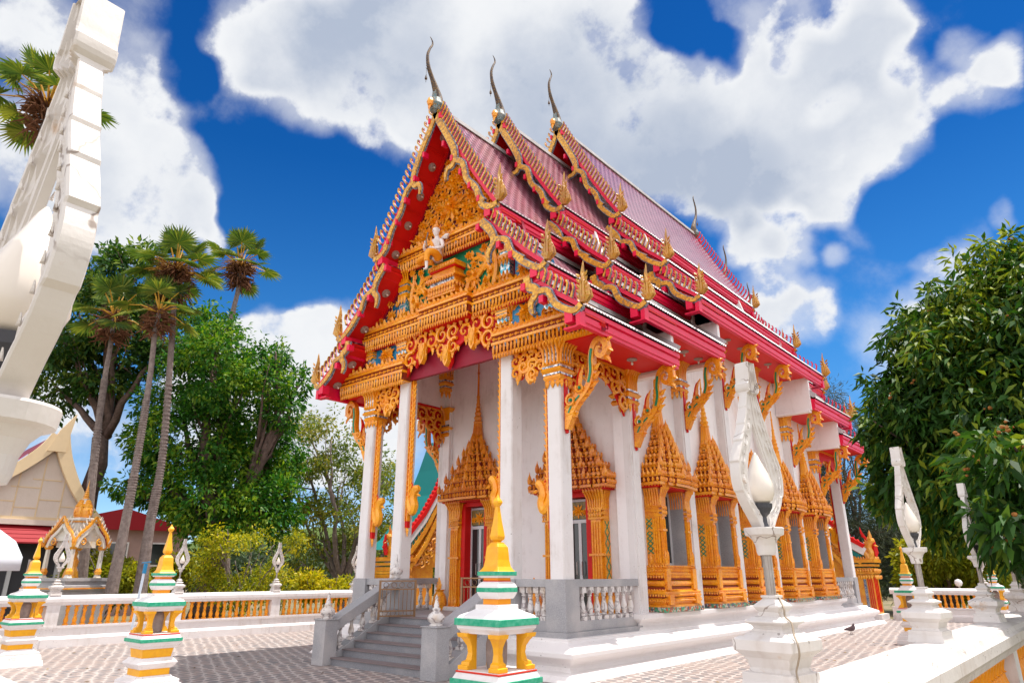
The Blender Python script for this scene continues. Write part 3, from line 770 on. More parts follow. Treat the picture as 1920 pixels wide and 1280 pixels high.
        for (a, c) in (((-.50, y0, 1.87), (-.43, y1, 3.6)), ((.43, y0, 1.87), (.50, y1, 3.6)), ((-.43, y0, 1.87), (.43, y1, 1.97)), ((-.43, y0, 3.5), (.43, y1, 3.6)), ((-.035, y0, 1.97), (.035, y1, 3.5))): fr.box(a, c)
        f = fr.build('window_frame', 'door_frame', o, bevel=.006)
        gl = MB(); gl.box((-.43, .0, 1.97), (.43, .01, 3.5)); gl.build('glass', 'glass_dark', f)
    else:
        rb = MB()
        for s in (-1, 1): rb.box((s*(ow+.025), -.20, .86), (s*(ow-.12), .12, 3.5))
        rb.box((-ow+.12, -.20, 3.42), (ow-.12, .12, 3.54)); rb.build('red_lining', 'red', o)
        fr = MB(); y0, y1 = .02, .07; w = ow-.12
        for (a, c) in (((-w, y0, .86), (-w+.05, y1, 3.4)), ((w-.05, y0, .86), (w, y1, 3.4)), ((-.04, y0, .86), (.04, y1, 2.85)), ((-w+.05, y0, 2.85), (w-.05, y1, 2.93)), ((-w+.05, y0, 3.34), (w-.05, y1, 3.4)), ((-w+.05, y0, .86), (w-.05, y1, .96))): fr.box(a, c)
        f = fr.build('door_frame', 'door_frame', o, bevel=.005)
        gl = MB(); gl.box((-w+.04, .04, .95), (w-.04, .05, 3.36)); gl.build('glass', 'glass_dark', f)
        cu = MB()
        for i in range(3): cu.tube([(-w+.09+.05*i, .075, .9), (-w+.09+.05*i, .075, 2.8)], .03, 6)
        cu.build('curtain', 'curtain_red', o)
        pn = MB(); pn.box((-w+.05, -.005, 2.95), (w-.05, .015, 3.33))
        pn.build('fanlight_panel', 'door_gold', o)
        fl = MB(); fl.flower((0, -.01, 3.12), FR, .16, .05); fl.flower((-.2, -.01, 3.08), FR, .1, .04); fl.flower((.2, -.01, 3.08), FR, .1, .04); fl.build('fanlight_flowers', 'gold', o)
        hd = MB(); hd.tube([(-.07, .0, 1.7), (-.07, -.04, 1.72), (-.07, -.04, 1.98), (-.07, 0, 2.0)], .012, 6); hd.tube([(.07, .0, 1.7), (.07, -.04, 1.72), (.07, -.04, 1.98), (.07, 0, 2.0)], .012, 6); hd.build('handle', 'steel', f)
    # entablature + stepped spire
    s_ = MB(); rd = MB(); cg = MB()
    z = z1; w = ow+(.42 if not door else .66); d = .50 if door else .58
    rd.box((-w+.1, -d+.1, z-.02), (w-.1, 0, z+.03))
    leaf_row(s_, (-w+.03, -d+.03, z+.10), (w-.03, -d+.03, z+.10), FR, DN, .075, .11, .08, .03); leaf_row(s_, (w-.03, -d+.03, z+.10), (w-.03, 0, z+.10), RT, DN, .075, .11, .08, .03); leaf_row(s_, (-w+.03, -d+.03, z+.10), (-w+.03, 0, z+.10), LF, DN, .075, .11, .08, .03)
    tiers = 7; hs = [.26, .24, .22, .20, .18, .16, .14] if not door else [.27, .26, .25, .23, .21, .19, .17]
    for i in range(tiers):
        h = hs[i]; t = i/(tiers-1)
        w_ = w*((1-t)**(1.35 if door else 1.6)*.82+.18); d_ = d*(1-.62*t)
        s_.box((-w_, -d_, z+.03), (w_, 0, z+.09)); cg.box((-w_+.05, -d_+.05, z+.09), (w_-.05, 0, z+h-.05)); s_.box((-w_+.02, -d_+.02, z+h-.05), (w_-.02, 0, z+h)); 
        # stepped centre projections
        cg.box((-w_*.66, -d_-.04, z+.03), (w_*.66, -d_+.04, z+h-.03)); cg.box((-w_*.36, -d_-.09, z+.03), (w_*.36, -d_-.04, z+h-.03))
        for q_, e_ in ((.66, .05), (.36, .10)): s_.box((-w_*q_, -d_-e_, z+.028), (w_*q_, -d_, z+.085)); s_.box((-w_*q_, -d_-e_, z+h-.045), (w_*q_, -d_, z+h-.004))
        for (xa, xb, yy) in ((-w_, -w_*.66, -d_), (-w_*.66, -w_*.36, -d_-.05), (-w_*.36, w_*.36, -d_-.10), (w_*.36, w_*.66, -d_-.05), (w_*.66, w_, -d_)):
            leaf_row(s_, (xa, yy, z+.09), (xb, yy, z+.09), FR, U, .10, h*.46, .08, .06); leaf_row(s_, (xa, yy-.01, z+h-.04), (xb, yy-.01, z+h-.04), FR, U, .10, h*.55, .08, .05)
        for sx, nn in ((1, RT), (-1, LF)):
            leaf_row(s_, (sx*w_, -d_, z+.09), (sx*w_, 0, z+.09), nn, U, .10, h*.46, .08, .06); leaf_row(s_, (sx*w_, -d_, z+h-.04), (sx*w_, 0, z+h-.04), nn, U, .10, h*.55, .08, .05)
        # antefixes at the corners and the centre
        for xx, yy, k in ((-w_+.03, -d_+.02, 1), (w_-.03, -d_+.02, 1), (0, -d_-.12, 1.1), (-w_*.5, -d_-.06, .8), (w_*.5, -d_-.06, .8)):
            s_.lathe(xx, yy, [(z+h-.03, .05*k), (z+h+.05, .062*k), (z+h+.12*k, .045*k), (z+h+.20*k, .012), (z+h+.26*k, .003)], 6)
        z += h
    sp = s_.build('stepped_spire', 'gold_deep' if door else 'gold_carved', o); rd.build('red_soffit', 'red', sp); cg.build('maroon_ground', 'carve_ground', sp)  # red-brown ground colour between the gold leaves of the tiers
    n_ = MB(); dz = .16; cy = -.13
    prof = [(z-.02, .15), (z+.06, .19), (z+.12, .14), (z+.50, .10), (z+.55, .13), (z+.59, .09), (z+.67, .115), (z+.73, .075), (z+.80, .095), (z+.86, .065), (z+.93, .08), (z+.98, .052), (z+1.05, .062), (z+1.10, .042), (z+1.17, .048)]
    top = 6.95 if not door else 7.62
    zz = z+1.21
    prof += [(zz, .04), (zz+.06, .05), (zz+.1, .034), (zz+(top-zz)*.55, .026), (zz+(top-zz)*.58, .04), (zz+(top-zz)*.62, .022), (top-.06, .018), (top-.04, .028), (top, .006)]
    n_.lathe(0, cy, prof, 12)
    for i in range(10):
        a = 2*PI*i/10; n_.tube([(0+.13*math.cos(a), cy+.13*math.sin(a), z+.1), (.09*math.cos(a), cy+.09*math.sin(a), z+.51)], .024, 5)
    n_.build('needle', 'gold_deep' if door else 'gold', o)
    return o
w0 = aedicule('window', (2.95, (PY[0]+PY[1])/2, 0), PI/2, temple); part(w0)
for k in range(1, 5): part(copy_tree(w0, temple, (2.95, (PY[k]+PY[k+1])/2, 0), PI/2))
d0 = aedicule('door', (-1.6, 2.72, 0), 0, temple); part(d0); part(copy_tree(d0, temple, (1.6, 2.72, 0), 0))

# ------------------------------------------------------------------ roof tiers
PROF = {1: [(0, 13.22), (.4, 12.47), (.85, 11.67), (1.3, 10.92), (1.72, 10.25), (2.14, 9.63)],
        2: [(1.80, 9.36), (2.4, 8.74), (3.0, 8.14), (3.46, 7.74)],
        3: [(3.10, 7.52), (3.7, 7.02), (4.30, 6.58)]}
ZI = [6.5, 7.8, 9.6, 13.22]
def zmap(t, z): return z+float(np.interp(z, ZI, {'A': [0]*4, 'B': [.83, .93, 1.0, 1.08], 'C': [1.88, 2.0, 2.04, 2.42]}[t]))
def pf(t, L): return [(x, zmap(t, z)) for x, z in PROF[L]]
def prof_eval(P, s):
    acc = 0
    for (a, b_) in zip(P[:-1], P[1:]):
        l = math.hypot(b_[0]-a[0], b_[1]-a[1])
        if s <= acc+l or b_ == P[-1]:
            k = (s-acc)/l; d = ((b_[0]-a[0])/l, (b_[1]-a[1])/l)
            return (a[0]+(b_[0]-a[0])*k, a[1]+(b_[1]-a[1])*k), d
        acc += l
def plen(P): return sum(math.hypot(b_[0]-a[0], b_[1]-a[1]) for a, b_ in zip(P[:-1], P[1:]))
def roof_tier(t, y0, y1, ye0, ye1, rep):
    """t tier letter; y0..y1 extent of the slopes; ye0/ye1: soffit extent of the lowest eave"""
    o = empty('roof_tier', parent=temple)
    til = MB(); til.uv = []; und = MB(); fas = MB(); sof = MB(); ends = MB(); rdg = MB(); mort = MB()
    endl = []
    for L in (1, 2, 3):
        P = pf(t, L); ends = MB(); endl.append(ends)
        for sx in (-1, 1):
            s = 0
            for (a, b_) in zip(P[:-1], P[1:]):
                l = math.hypot(b_[0]-a[0], b_[1]-a[1]); i = len(til.v)
                til.v += [(sx*a[0], y0, a[1]), (sx*a[0], y1, a[1]), (sx*b_[0], y1, b_[1]), (sx*b_[0], y0, b_[1])]
                til.uv += [(y0, s), (y1, s), (y1, s+l), (y0, s+l)]; til.f.append((i, i+3, i+2, i+1) if sx > 0 else (i, i+1, i+2, i+3)); s += l
                n = (b_[1]-a[1], -(b_[0]-a[0])); q = math.hypot(*n); th = .07; ox, oz = n[0]/q*th*-1, n[1]/q*th
                ox = -abs(ox); oz = -abs(oz)
                A = (a[0]+ox*(a[0] > .01), a[1]+oz-.005); Bq = (b_[0]+ox, b_[1]+oz-.005)
                und.add([(sx*A[0], y0+.01, A[1]), (sx*A[0], y1-.01, A[1]), (sx*Bq[0], y1-.01, Bq[1]), (sx*Bq[0], y0+.01, Bq[1])], [(0, 1, 2, 3)])
            xe, ze = P[-1]
            # rounded tile ends along the eave
            k = int((y1-y0)/.11)
            for i in range(k):
                y = y0+(i+.5)*(y1-y0)/k; r = .045
                ends.add([(sx*(xe-.12), y-r, ze+.09), (sx*(xe-.12), y+r, ze+.09), (sx*(xe+.05), y+r, ze-.05), (sx*(xe+.05), y-r, ze-.05), (sx*(xe-.12), y, ze+.125), (sx*(xe+.055), y, ze-.01)],
                         [(0, 4, 5, 3), (4, 1, 2, 5), (0, 3, 2, 1), (3, 5, 2)])
            H = .36 if L == 3 else .25; xo = xe-.0
            pr = [(xo, ze-.06), (xo, ze-.06-H*.28), (xo-.05, ze-.06-H*.32), (xo-.05, ze-.06-H*.40), (xo-.02, ze-.06-H*.44), (xo-.02, ze-.06-H*.78), (xo-.05, ze-.06-H*.82), (xo-.05, ze-.06-H), (xo-.15, ze-.06-H), (xo-.15, ze-.03)]
            fas.prism([(sx*p[0], p[1]) for p in pr], y0-.02, y1, 'xz')
            if L == 3:
                sof.box((sx*2.96, ye0, ze-.36), (sx*(xe-.16), ye1, ze-.31))
            if L > 1:
                x0_, z0_ = P[0]; sl = (P[1][1]-P[0][1])/(P[1][0]-P[0][0]); xm = {2: 2.0, 3: 3.32}[L]; zm = z0_+sl*(xm-x0_)
                mort.prism([(sx*(xm-.05), zm+.02), (sx*(xm+.16), zm+.05+sl*.16), (sx*(xm+.13), zm+.13+sl*.1), (sx*(xm-.05), zm+.18)], y0+.05, y1, 'xz')
            if L < 3:      # closing board under the step
                fas.box((sx*(xe-.20), y0+.06, ze-.62), (sx*(xe-.152), y1, ze-.05))
    # ridge capping
    rdg.prism([(-.09, zmap(t, 13.22)-.07), (-.06, zmap(t, 13.22)+.07), (.06, zmap(t, 13.22)+.07), (.09, zmap(t, 13.22)-.07)], y0+.05, y1, 'xz')
    build_lr(til, 'tiles', 'roof_tiles', o); [build_lr(e_, 'tile_ends', 'tile_edge', o) for e_ in endl]; build_lr(und, 'roof_underside', 'soffit_red', o)
    build_lr(fas, 'fascia', 'pink', o, bevel=.004); build_lr(sof, 'eave_soffit', 'soffit_red', o); rdg.build('ridge_cap', 'ridge_grey', o); build_lr(mort, 'mortar_strip', 'ridge_grey', o)
    return o
TI = {'A': (-.75, 3.15, 5), 'B': (1.72, 5.85, 6), 'C': (4.53, 2*YC-4.53, 7)}
part(roof_tier('A', -.75, 3.12, .03, 3.0, True)); part(roof_tier('B', 1.72, 5.80, 3.16, 5.72, True)); roof_tier('C', 4.53, 2*YC-4.53, 5.90, 2*YC-5.90, False)

# gable infill walls, front overhang soffits with ribs
def gable(t, y0, yw, wallm, name):
    """sloping soffit from y0 to yw below the roof, and the wall at yw"""
    o = empty('gable_end', parent=temple)
    sof = MB(); ribs = MB(); wall = MB()
    pts = []
    for L in (1, 2, 3): pts += pf(t, L)
    for sx in (-1, 1):
        for L in (1, 2, 3):
            P = [(x, z-.20) for x, z in pf(t, L)]
            for (a, b_) in zip(P[:-1], P[1:]):
                sof.add([(sx*a[0], y0+.05, a[1]), (sx*a[0], yw, a[1]), (sx*b_[0], yw, b_[1]), (sx*b_[0], y0+.05, b_[1]),
                         (sx*a[0], y0+.05, a[1]+.05), (sx*a[0], yw, a[1]+.05), (sx*b_[0], yw, b_[1]+.05), (sx*b_[0], y0+.05, b_[1]+.05)], [(0, 3, 2, 1), (4, 5, 6, 7), (0, 1, 5, 4), (2, 3, 7, 6), (0, 4, 7, 3), (1, 2, 6, 5)])
            n = {1: 5, 2: 2, 3: 1}[L]; T_ = plen(P)
            for i in range(n):
                s = T_*(i+1)/(n+.0) if i < n-1 else T_-.08
                (x, z), d = prof_eval(P, s); nx, nz = d[1], -d[0]
                nx, nz = (-abs(nx), -abs(nz))
                ribs.add([(sx*(x+q[0]*d[0]+q[1]*nx), y, z+q[0]*d[1]+q[1]*nz) for y in (y0+.04, yw-.002) for q in ((-.03, -.01), (.03, -.01), (.03, .028), (-.03, .028))],
                         [(0, 1, 2, 3), (7, 6, 5, 4), (0, 4, 5, 1), (1, 5, 6, 2), (2, 6, 7, 3), (3, 7, 4, 0)])
        # wall: polygon strips under the profile
        full = [(x, z-.16) for x, z in pf(t, 1)]+[(x, z-.16) for x, z in pf(t, 2)][1:]+[(x, z-.16) for x, z in pf(t, 3)][1:]
        full = [q for q in full]
        zbot = {'A': 6.3, 'B': 7.2, 'C': 8.2}[t]
        for (a, b_) in zip(full[:-1], full[1:]):
            if b_[0] <= a[0] or (t != 'A' and a[0] > 3.2): continue
            wall.add([(sx*a[0], yw, zbot-.0), (sx*b_[0], yw, zbot), (sx*b_[0], yw, max(b_[1], zbot+.01)), (sx*a[0], yw, a[1]), (sx*a[0], yw+.1, zbot), (sx*b_[0], yw+.1, zbot), (sx*b_[0], yw+.1, max(b_[1], zbot+.01)), (sx*a[0], yw+.1, a[1])],
                     [(0, 1, 2, 3), (7, 6, 5, 4), (3, 2, 6, 7), (0, 4, 5, 1)])
    build_lr(sof, 'overhang_soffit', 'soffit_red', o); build_lr(ribs, 'soffit_ribs', 'red', o)
    wall.build('gable_wall', wallm, o)
    return o
# soffit lamps (rosettes)
def rosette(loc, n, bulb=True):
    o = empty('ceiling_rosette', loc, parent=temple)
    q = Vector(n).to_track_quat('Z', 'Y'); o.rotation_mode = 'QUATERNION'; o.rotation_quaternion = q
    a = MB(); a.lathe(0, 0, [(0, .115), (.02, .115), (.03, .085), (.026, .078), (.045, .055), (.055, .035), (.06, .025)], 18)
    for k in range(14):
        an = 2*PI*k/14; a.leaf((.04*math.cos(an), .04*math.sin(an), .022), (math.cos(an), math.sin(an), 0), (0, 0, 1), .085, .035, .015)
    a.build('disc', 'rosette', o)
    if bulb:
        b_ = MB(); b_.lathe(0, 0, [(.06, .015), (.08, .022), (.105, .03), (.13, .022), (.14, .008)], 10); b_.build('bulb', 'bulb', o, smooth=True)
    return o
rz0 = None
def add_rosette(loc, n, rep=True):
    global rz0
    if rz0 is None: o = rz0 = rosette(loc, n)
    else:
        o = copy_tree(rz0, temple, loc); o.rotation_quaternion = Vector(n).to_track_quat('Z', 'Y')
    if rep: FRONT.append(o)
part(gable('A', -.75, .02, 'maroon', 'pediment'))
part(gable('B', 1.72, 3.10, 'white_wall', 'g')); part(gable('C', 4.53, 5.84, 'white_wall', 'g'))
for sx in (-1, 1):
    for L, ns in ((1, (.10, .30, .50, .70, .90)), (2, (.25, .75)), (3, (.30, .80))):
        P = [(x, z-.205) for x, z in pf('A', L)]; T_ = plen(P)
        for s in ns:
            (x, z), d = prof_eval(P, T_*s); add_rosette((sx*x, -.38, z), (-abs(d[1])*sx, 0, -abs(d[0])))
for t, ys in (('A', (.9, 1.9)), ('B', (3.6, 4.5, 5.3)), ('C', (6.4, 7.3, 8.3, 9.36))):
    for i, y in enumerate(ys):
        ze = pf(t, 3)[-1][1]-.36; add_rosette((3.75, y, ze), (0, 0, -1), True)
for y in (10.4, 11.3, 12.2): add_rosette((3.75, y, pf('C', 3)[-1][1]-.36), (0, 0, -1), False)
# white end walls where the eave steps up, and mortar curbs
for (t, y) in (('A', 3.02), ('B', 5.74)):
    mb = MB()
    z0 = pf(t, 3)[-1][1]-.40; z1 = z0+(.92 if t == 'A' else 1.12)
    for sx in (-1, 1):
        mb.box((sx*2.96, y, z0-.02), (sx*4.16, y+.13, z1)); mb.box((sx*2.96, y-.05, z0-.10), (sx*4.10, y+.18, z0-.021))
    [part(q) for q in build_lr(mb, 'eave_end_wall', 'white_wall', temple)]
mb = MB()
for (t, y) in (('A', 3.0), ('B', 5.70)):
    for L in (1, 2, 3):
        for sx in (-1, 1):
            P = pf(t, L)
            ribbon(mb, [(sx*x, z+.06) for x, z in P], .16, y, y+.13)
[part(q) for q in build_lr(mb, 'mortar_curb', 'wall_grey', temple)]

# ---- bargeboards, fins, naga finials
def bargeboard(t, L, sx, y0):
    P = pf(t, L); T_ = plen(P)
    def W_(s, h):
        (x, z), d = prof_eval(P, s); nx, nz = -d[1], d[0]     # upward normal
        return (sx*(x+h*nx), z+h*nz)
    o = empty('bargeboard', parent=temple)
    gm = MB(); sv = MB(); pk = MB()
    if L == 1:
        main = [(.06, -.10), (.6, -.10), (1.2, -.10), (1.75, -.14), (2.02, -.30), (2.12, -.56), (2.06, -.80), (2.16, -1.02), (2.30, -1.16)]; mw = [.17, .17, .165, .16, .15, .13, .11, .09, .04]
        wave = [(2.02, -.52), (2.14, -.28), (2.36, -.14), (2.62, -.20), (2.78, -.38), (2.98, -.42), (3.2, -.26), (3.42, -.24), (3.58, -.38), (3.74, -.44), (3.9, -.36)]; ww = .125
        foot = [(3.72, -.44), (3.90, -.60), (T_-.02, -.26), (T_+.10, -.02)]
    elif L == 2:
        main = [(.02, -.16), (.35, -.16), (.62, -.24), (.76, -.42), (.78, -.66), (.88, -.84), (1.0, -.92)]; mw = [.17, .17, .15, .13, .12, .09, .04]
        wave = [(.72, -.46), (.84, -.22), (1.06, -.12), (1.28, -.24), (1.42, -.38), (1.62, -.34), (1.8, -.26)]; ww = .12
        foot = [(1.62, -.34), (1.84, -.42), (T_, -.20), (T_+.10, -.02)]
    else:
        main = [(-.02, -.10), (.16, -.24), (.34, -.20), (.44, -.34), (.44, -.56), (.54, -.72), (.64, -.78)]; mw = [.16, .17, .16, .14, .12, .10, .04]
        wave = [(.42, -.40), (.50, -.18), (.68, -.10), (.88, -.20), (1.0, -.34), (1.14, -.34)]; ww = .115
        foot = [(1.0, -.34), (1.16, -.38), (T_-.02, -.20), (T_+.08, -.02)]
    for qi, (path, w) in enumerate(((main, mw), (wave, ww), (foot, ww))):
        e_ = .004*qi
        path = [(p[0], p[1] if p[1] > -.2 else -.2+(p[1]+.2)*((.58 if L == 1 else .75) if qi == 0 else .30)) for p in path]
        q = bez([W_(*p) for p in path], 6)
        wl = w if hasattr(w, '__len__') else [w]*3
        ribbon(sv, q, [x+.05 for x in wl], y0-.10-e_, y0-.06+e_); ribbon(gm, q, wl, y0-.135-e_, y0-.04+e_)
    # plank behind
    s = 0; pts = []
    k = 14
    ribbon(pk, [W_(T_*i/k, -.05) for i in range(k+1)], .09, y0-.04, y0+.05)
    # fins
    step = .172; n = int((T_-(.25 if L == 1 else .10))/step)
    for i in range(n):
        s = (.22 if L == 1 else .08)+i*step
        if s > T_-.12: break
        hh = .25*(1 if L == 1 else .95)
        if L != 1 or True:
            pass
        (x, z), d = prof_eval(P, s)
        # slim curved blade standing up, tip leaning to the ridge
        base = [(s-.030, .0), (s-.056, .14), (s-.10, .22), (s-.18, hh+.02), (s-.13, hh+.04), (s-.055, .23), (s-.008, .11), (s+.030, .0)]
        poly = [W_(max(a, -.02), b_) for a, b_ in base]
        if sx < 0: poly = poly[::-1]
        sv.prism(poly, y0-.09, y0-.065, 'xz')
        pk.prism([W_(max(a+.006, -.02), b_*.96) for a, b_ in base][::(1 if sx > 0 else -1)], y0-.062, y0-.04, 'xz')
        inner = [(s-.026, .005), (s-.052, .14), (s-.095, .215), (s-.17, hh+.012), (s-.131, hh+.03), (s-.059, .224), (s-.012, .105), (s+.026, .005)]
        gm.prism([W_(max(a, -.02), b_) for a, b_ in inner][::(1 if sx > 0 else -1)], y0-.115, y0-.08, 'xz')
    # purlin ends
    for s in ([.22, 1.3, 1.95, 2.55, 3.15, 3.7] if L == 1 else [.05, .95, 1.45] if L == 2 else [.05, .66]):
        (x, z), d = prof_eval(P, s); hh = -.30 if s != .22 else -.34
        px, pz = W_(s, hh)
        pk.add([(px+sx*a*.07*d[0]-b_*.07*d[1]*0+0, y, pz+b_*.075) for y in (y0-.16, y0-.0) for a, b_ in ((-1, -1), (1, -1), (1, 1), (-1, 1))],
               [(0, 1, 2, 3), (7, 6, 5, 4), (0, 4, 5, 1), (1, 5, 6, 2), (2, 6, 7, 3), (3, 7, 4, 0)])
    # eave beam ends
    xe, ze = P[-1]; H = .40 if L == 3 else .36
    pk.box((sx*(xe-.10), y0-.10, ze-.06-H), (sx*(xe+.0), y0+.08, ze-.04)); pk.box((sx*(xe-.34), y0-.13, ze-.06-H+.1), (sx*(xe-.16), y0+.08, ze-.12)); pk.box((sx*(xe-.42), y0-.06, ze-.06-H), (sx*(xe-.1), y0+.10, ze-.02-H))
    a = gm.build('gold_facing', 'gold_mosaic' , o); b_ = sv.build('silver_edging', 'silver_mosaic', o); c = pk.build('pink_board', 'pink', o)
    # upturned finial at the foot
    f = MB(); bx = xe+.09; bz = ze-.06; Hh = {1: 1.0, 2: .95, 3: .90}[L]; ya = y0-.07
    f.blob((sx*bx, ya, bz+.12), .09, 8, 1.3)
    for (dx, h, r, b0) in ((0, 1.0, .045, .10), (-.05, .70, .036, .05), (.05, .76, .036, .02), (-.09, .46, .028, -.02), (.085, .50, .028, -.03)):
        for yy in (-.035, .035):
            pts = [(sx*(bx+dx*.5), ya+yy, bz+.04), (sx*(bx+dx*1.3+.04), ya+yy*1.4, bz+.14), (sx*(bx+dx*1.15+.03), ya+yy*1.2, bz+.14+Hh*h*.3), (sx*(bx+dx*.6-.02), ya+yy*.8, bz+.14+Hh*h*.55), (sx*(bx+dx*.3), ya+yy*.3, bz+.12+Hh*h*.78), (sx*(bx-b0*.15+.02), ya, bz+.06+Hh*h*.94)]
            f.tube(pts, [r*.8, r, r*.8, r*.55, r*.3, .004], 5)
    for i in range(5):
        for s2 in (-1, 1): f.leaf((sx*(bx+s2*.05), ya-.05, bz+.1+i*.11), (s2*.8*sx, -.1, 1), FR, .14, .07, .03)
    f.build('naga_finial', 'gold_olive', o)
    return o
for t, y0 in (('A', -.75), ('B', 1.72), ('C', 4.53)):
    for L in (1, 2, 3):
        for sx in (-1, 1): part(bargeboard(t, L, sx, y0))
def chofa(t, y0):
    o = empty('ridge_finial', (0, y0, zmap(t, 13.22)), parent=temple)
    Y = [(0.02, -.10), (.0, .10), (.02, .32), (-.10, .60), (-.22, .82), (-.33, 1.02), (-.40, 1.25), (-.41, 1.48), (-.34, 1.72), (-.26, 1.90), (-.28, 2.02), (-.36, 2.10)]
    rr = [.15, .16, .12, .085, .06, .056, .045, .038, .032, .025, .018, .005]
    a = MB(); P = bez([(0, y, z) for y, z in Y], 4); a.tube(P, [float(x) for x in np.interp(np.linspace(0, 1, len(P)), np.linspace(0, 1, len(rr)), rr)], 8); a.build('horn', 'chofa_glass', o, smooth=True)
    b_ = MB(); b_.prism([(-.20, -.05), (-.10, .70), (.06, .35), (.16, -.05)], -.06, .06, 'yz'); b_.blob((0, -.05, .06), .20, 10, 1.3); b_.build('collar', 'chofa_blue', o)
    c = MB(); c.blob((0, -.24, .06), .10, 8, 1.35); c.flame((0, -.26, -.0), (0, -.1, -1), FR, .22, .14, .05, 0); c.build('gold_drop', 'gold', o)
    d = MB(); d.tube([(0, -.43, .98), (0, -.43, .80)], .006, 4); d.lathe(0, -.43, [(.66, .035), (.72, .032), (.80, .008)], 8); d.tube([(0, -.43, .66), (0, -.43, .56)], .008, 4)
    for k, z in enumerate((.98, 1.06, 1.14)): d.flame((0, -.36, z), (0, -1, .2), RT, .10, .06, .03, .2)
    d.build('bell', 'chofa_glass', o)
    return o
part(chofa('A', -.82)); part(chofa('B', 1.65)); part(chofa('C', 4.46))
# ------------------------------------------------------------------ pediment carving (front), all in relief towards -y
ped = empty('pediment', parent=temple)
cgd = MB()
def cornice(mb, mi, xa, xb, z, y, h, crest=True, side=(False, False)):
    """carved band from xa to xb, base z, face y, height h"""
    cgd.box((xa, y+.02, z), (xb, .03, z+h*.30)); mb.box((xa, y+.0, z-.02), (xb, .03, z+.01)); mb.box((xa-.0, y-.05, z+h*.30), (xb, .03, z+h*.40)); cgd.box((xa, y-.01, z+h*.40), (xb, .03, z+h*.62)); mb.box((xa, y-.06, z+h*.62), (xb, .03, z+h*.70)); mb.box((xa, y-.02, z+h*.70), (xb, .03, z+h*.78))
    leaf_row(mb, (xa, y-.03, z+h*.34), (xb, y-.03, z+h*.34), FR, DN, .10, h*.42, .075, .04)
    leaf_row(mb, (xa, y-.0, z+h*.03), (xb, y-.0, z+h*.03), FR, DN, .08, h*.22, .06, .03)
    n = int((xb-xa)/.16)
    for i in range(n):
        x = xa+(i+.5)*(xb-xa)/n
        mb.leaf((x-.07, y-.02, z+h*.51), (1, 0, .15*(-1)**i), FR, .10, .09, .03); mb.blob((x+.045, y-.02, z+h*.51), .022, 5)
        mi.prism([(x-.03, z+h*.31), (x+.03, z+h*.31), (x, z+h*.16)], y-.035, y+.0, 'xz')
    if crest:
        n = int((xb-xa)/.15)
        for i in range(n):
            x = xa+(i+.5)*(xb-xa)/n; k = 1.25 if i % 2 else .8
            mb.leaf((x, y-.0, z+h*.74), (0, -.15, 1), FR, .17*k, .11, .05); mb.leaf((x-.035, y-.01, z+h*.74), (-.6, -.1, 1), FR, .09*k, .06, .03); mb.leaf((x+.035, y-.01, z+h*.74), (.6, -.1, 1), FR, .09*k, .06, .03)
def in_gable(x, z, m=.12):
    x = abs(x)
    best = -1
    for L in (1, 2, 3):
        P = PROF[L]
        if P[0][0] <= x <= P[-1][0]: best = max(best, float(np.interp(x, [p[0] for p in P], [p[1] for p in P])))
    return best > 0 and z < best-.25-m
mat('purple_ground', (.10, .015, .10), .5, .3, noise=(6, .9, (.30, .01, .01)))
# triangle of flowers
g = MB()
rows = 0; zz = 10.15
while zz < 12.6:
    w = max(0, (12.75-zz)*.60); n = max(1, int(round(2*w/.40))); 
    for i in range(n):
        x = (-w+.20+i*(2*w-.40)/max(n-1, 1)) if n > 1 else 0
        x += random.uniform(-.03, .03)
        if in_gable(x, zz, .14): g.flower((x, -.03, zz+random.uniform(-.04, .04)), FR, random.uniform(.20, .26), .13, 7)
    zz += .31; rows += 1
k = 0
while k < 240:
    x = random.uniform(-2, 2); z = random.uniform(9.9, 12.7)
    if in_gable(x, z, .05):
        g.flame((x, -.03, z), (random.uniform(-1, 1), -.15, random.uniform(-.5, 1)), FR, random.uniform(.14, .24), .09, .06, random.choice((-.4, .4))); k += 1
g.flower((0, -.1, 10.62), FR, .42, .17, 10); g.flower((0, -.06, 11.35), FR, .30, .13, 9); g.flower((0, -.05, 11.95), FR, .2, .1, 8)
g.build('flower_carving', 'gold', ped)
bk = MB(); bk.add([(-1.75, -.012, 9.9), (1.75, -.012, 9.9), (0, -.012, 12.75)], [(0, 1, 2)]); bk.build('purple_ground', 'purple_ground', ped)
# dark rail along the slopes
rl = MB(); rl2 = MB()
for sx in (-1, 1):
    for L in (1, 2, 3):
        P = PROF[L]
        ribbon(rl, [(sx*x, z-.25) for x, z in P], .07, -.14, .02); ribbon(rl2, [(sx*x, z-.33) for x, z in P], .06, -.10, .02)
build_lr(rl, 'red_rail', 'red', ped); build_lr(rl2, 'carved_rail', 'maroon', ped)
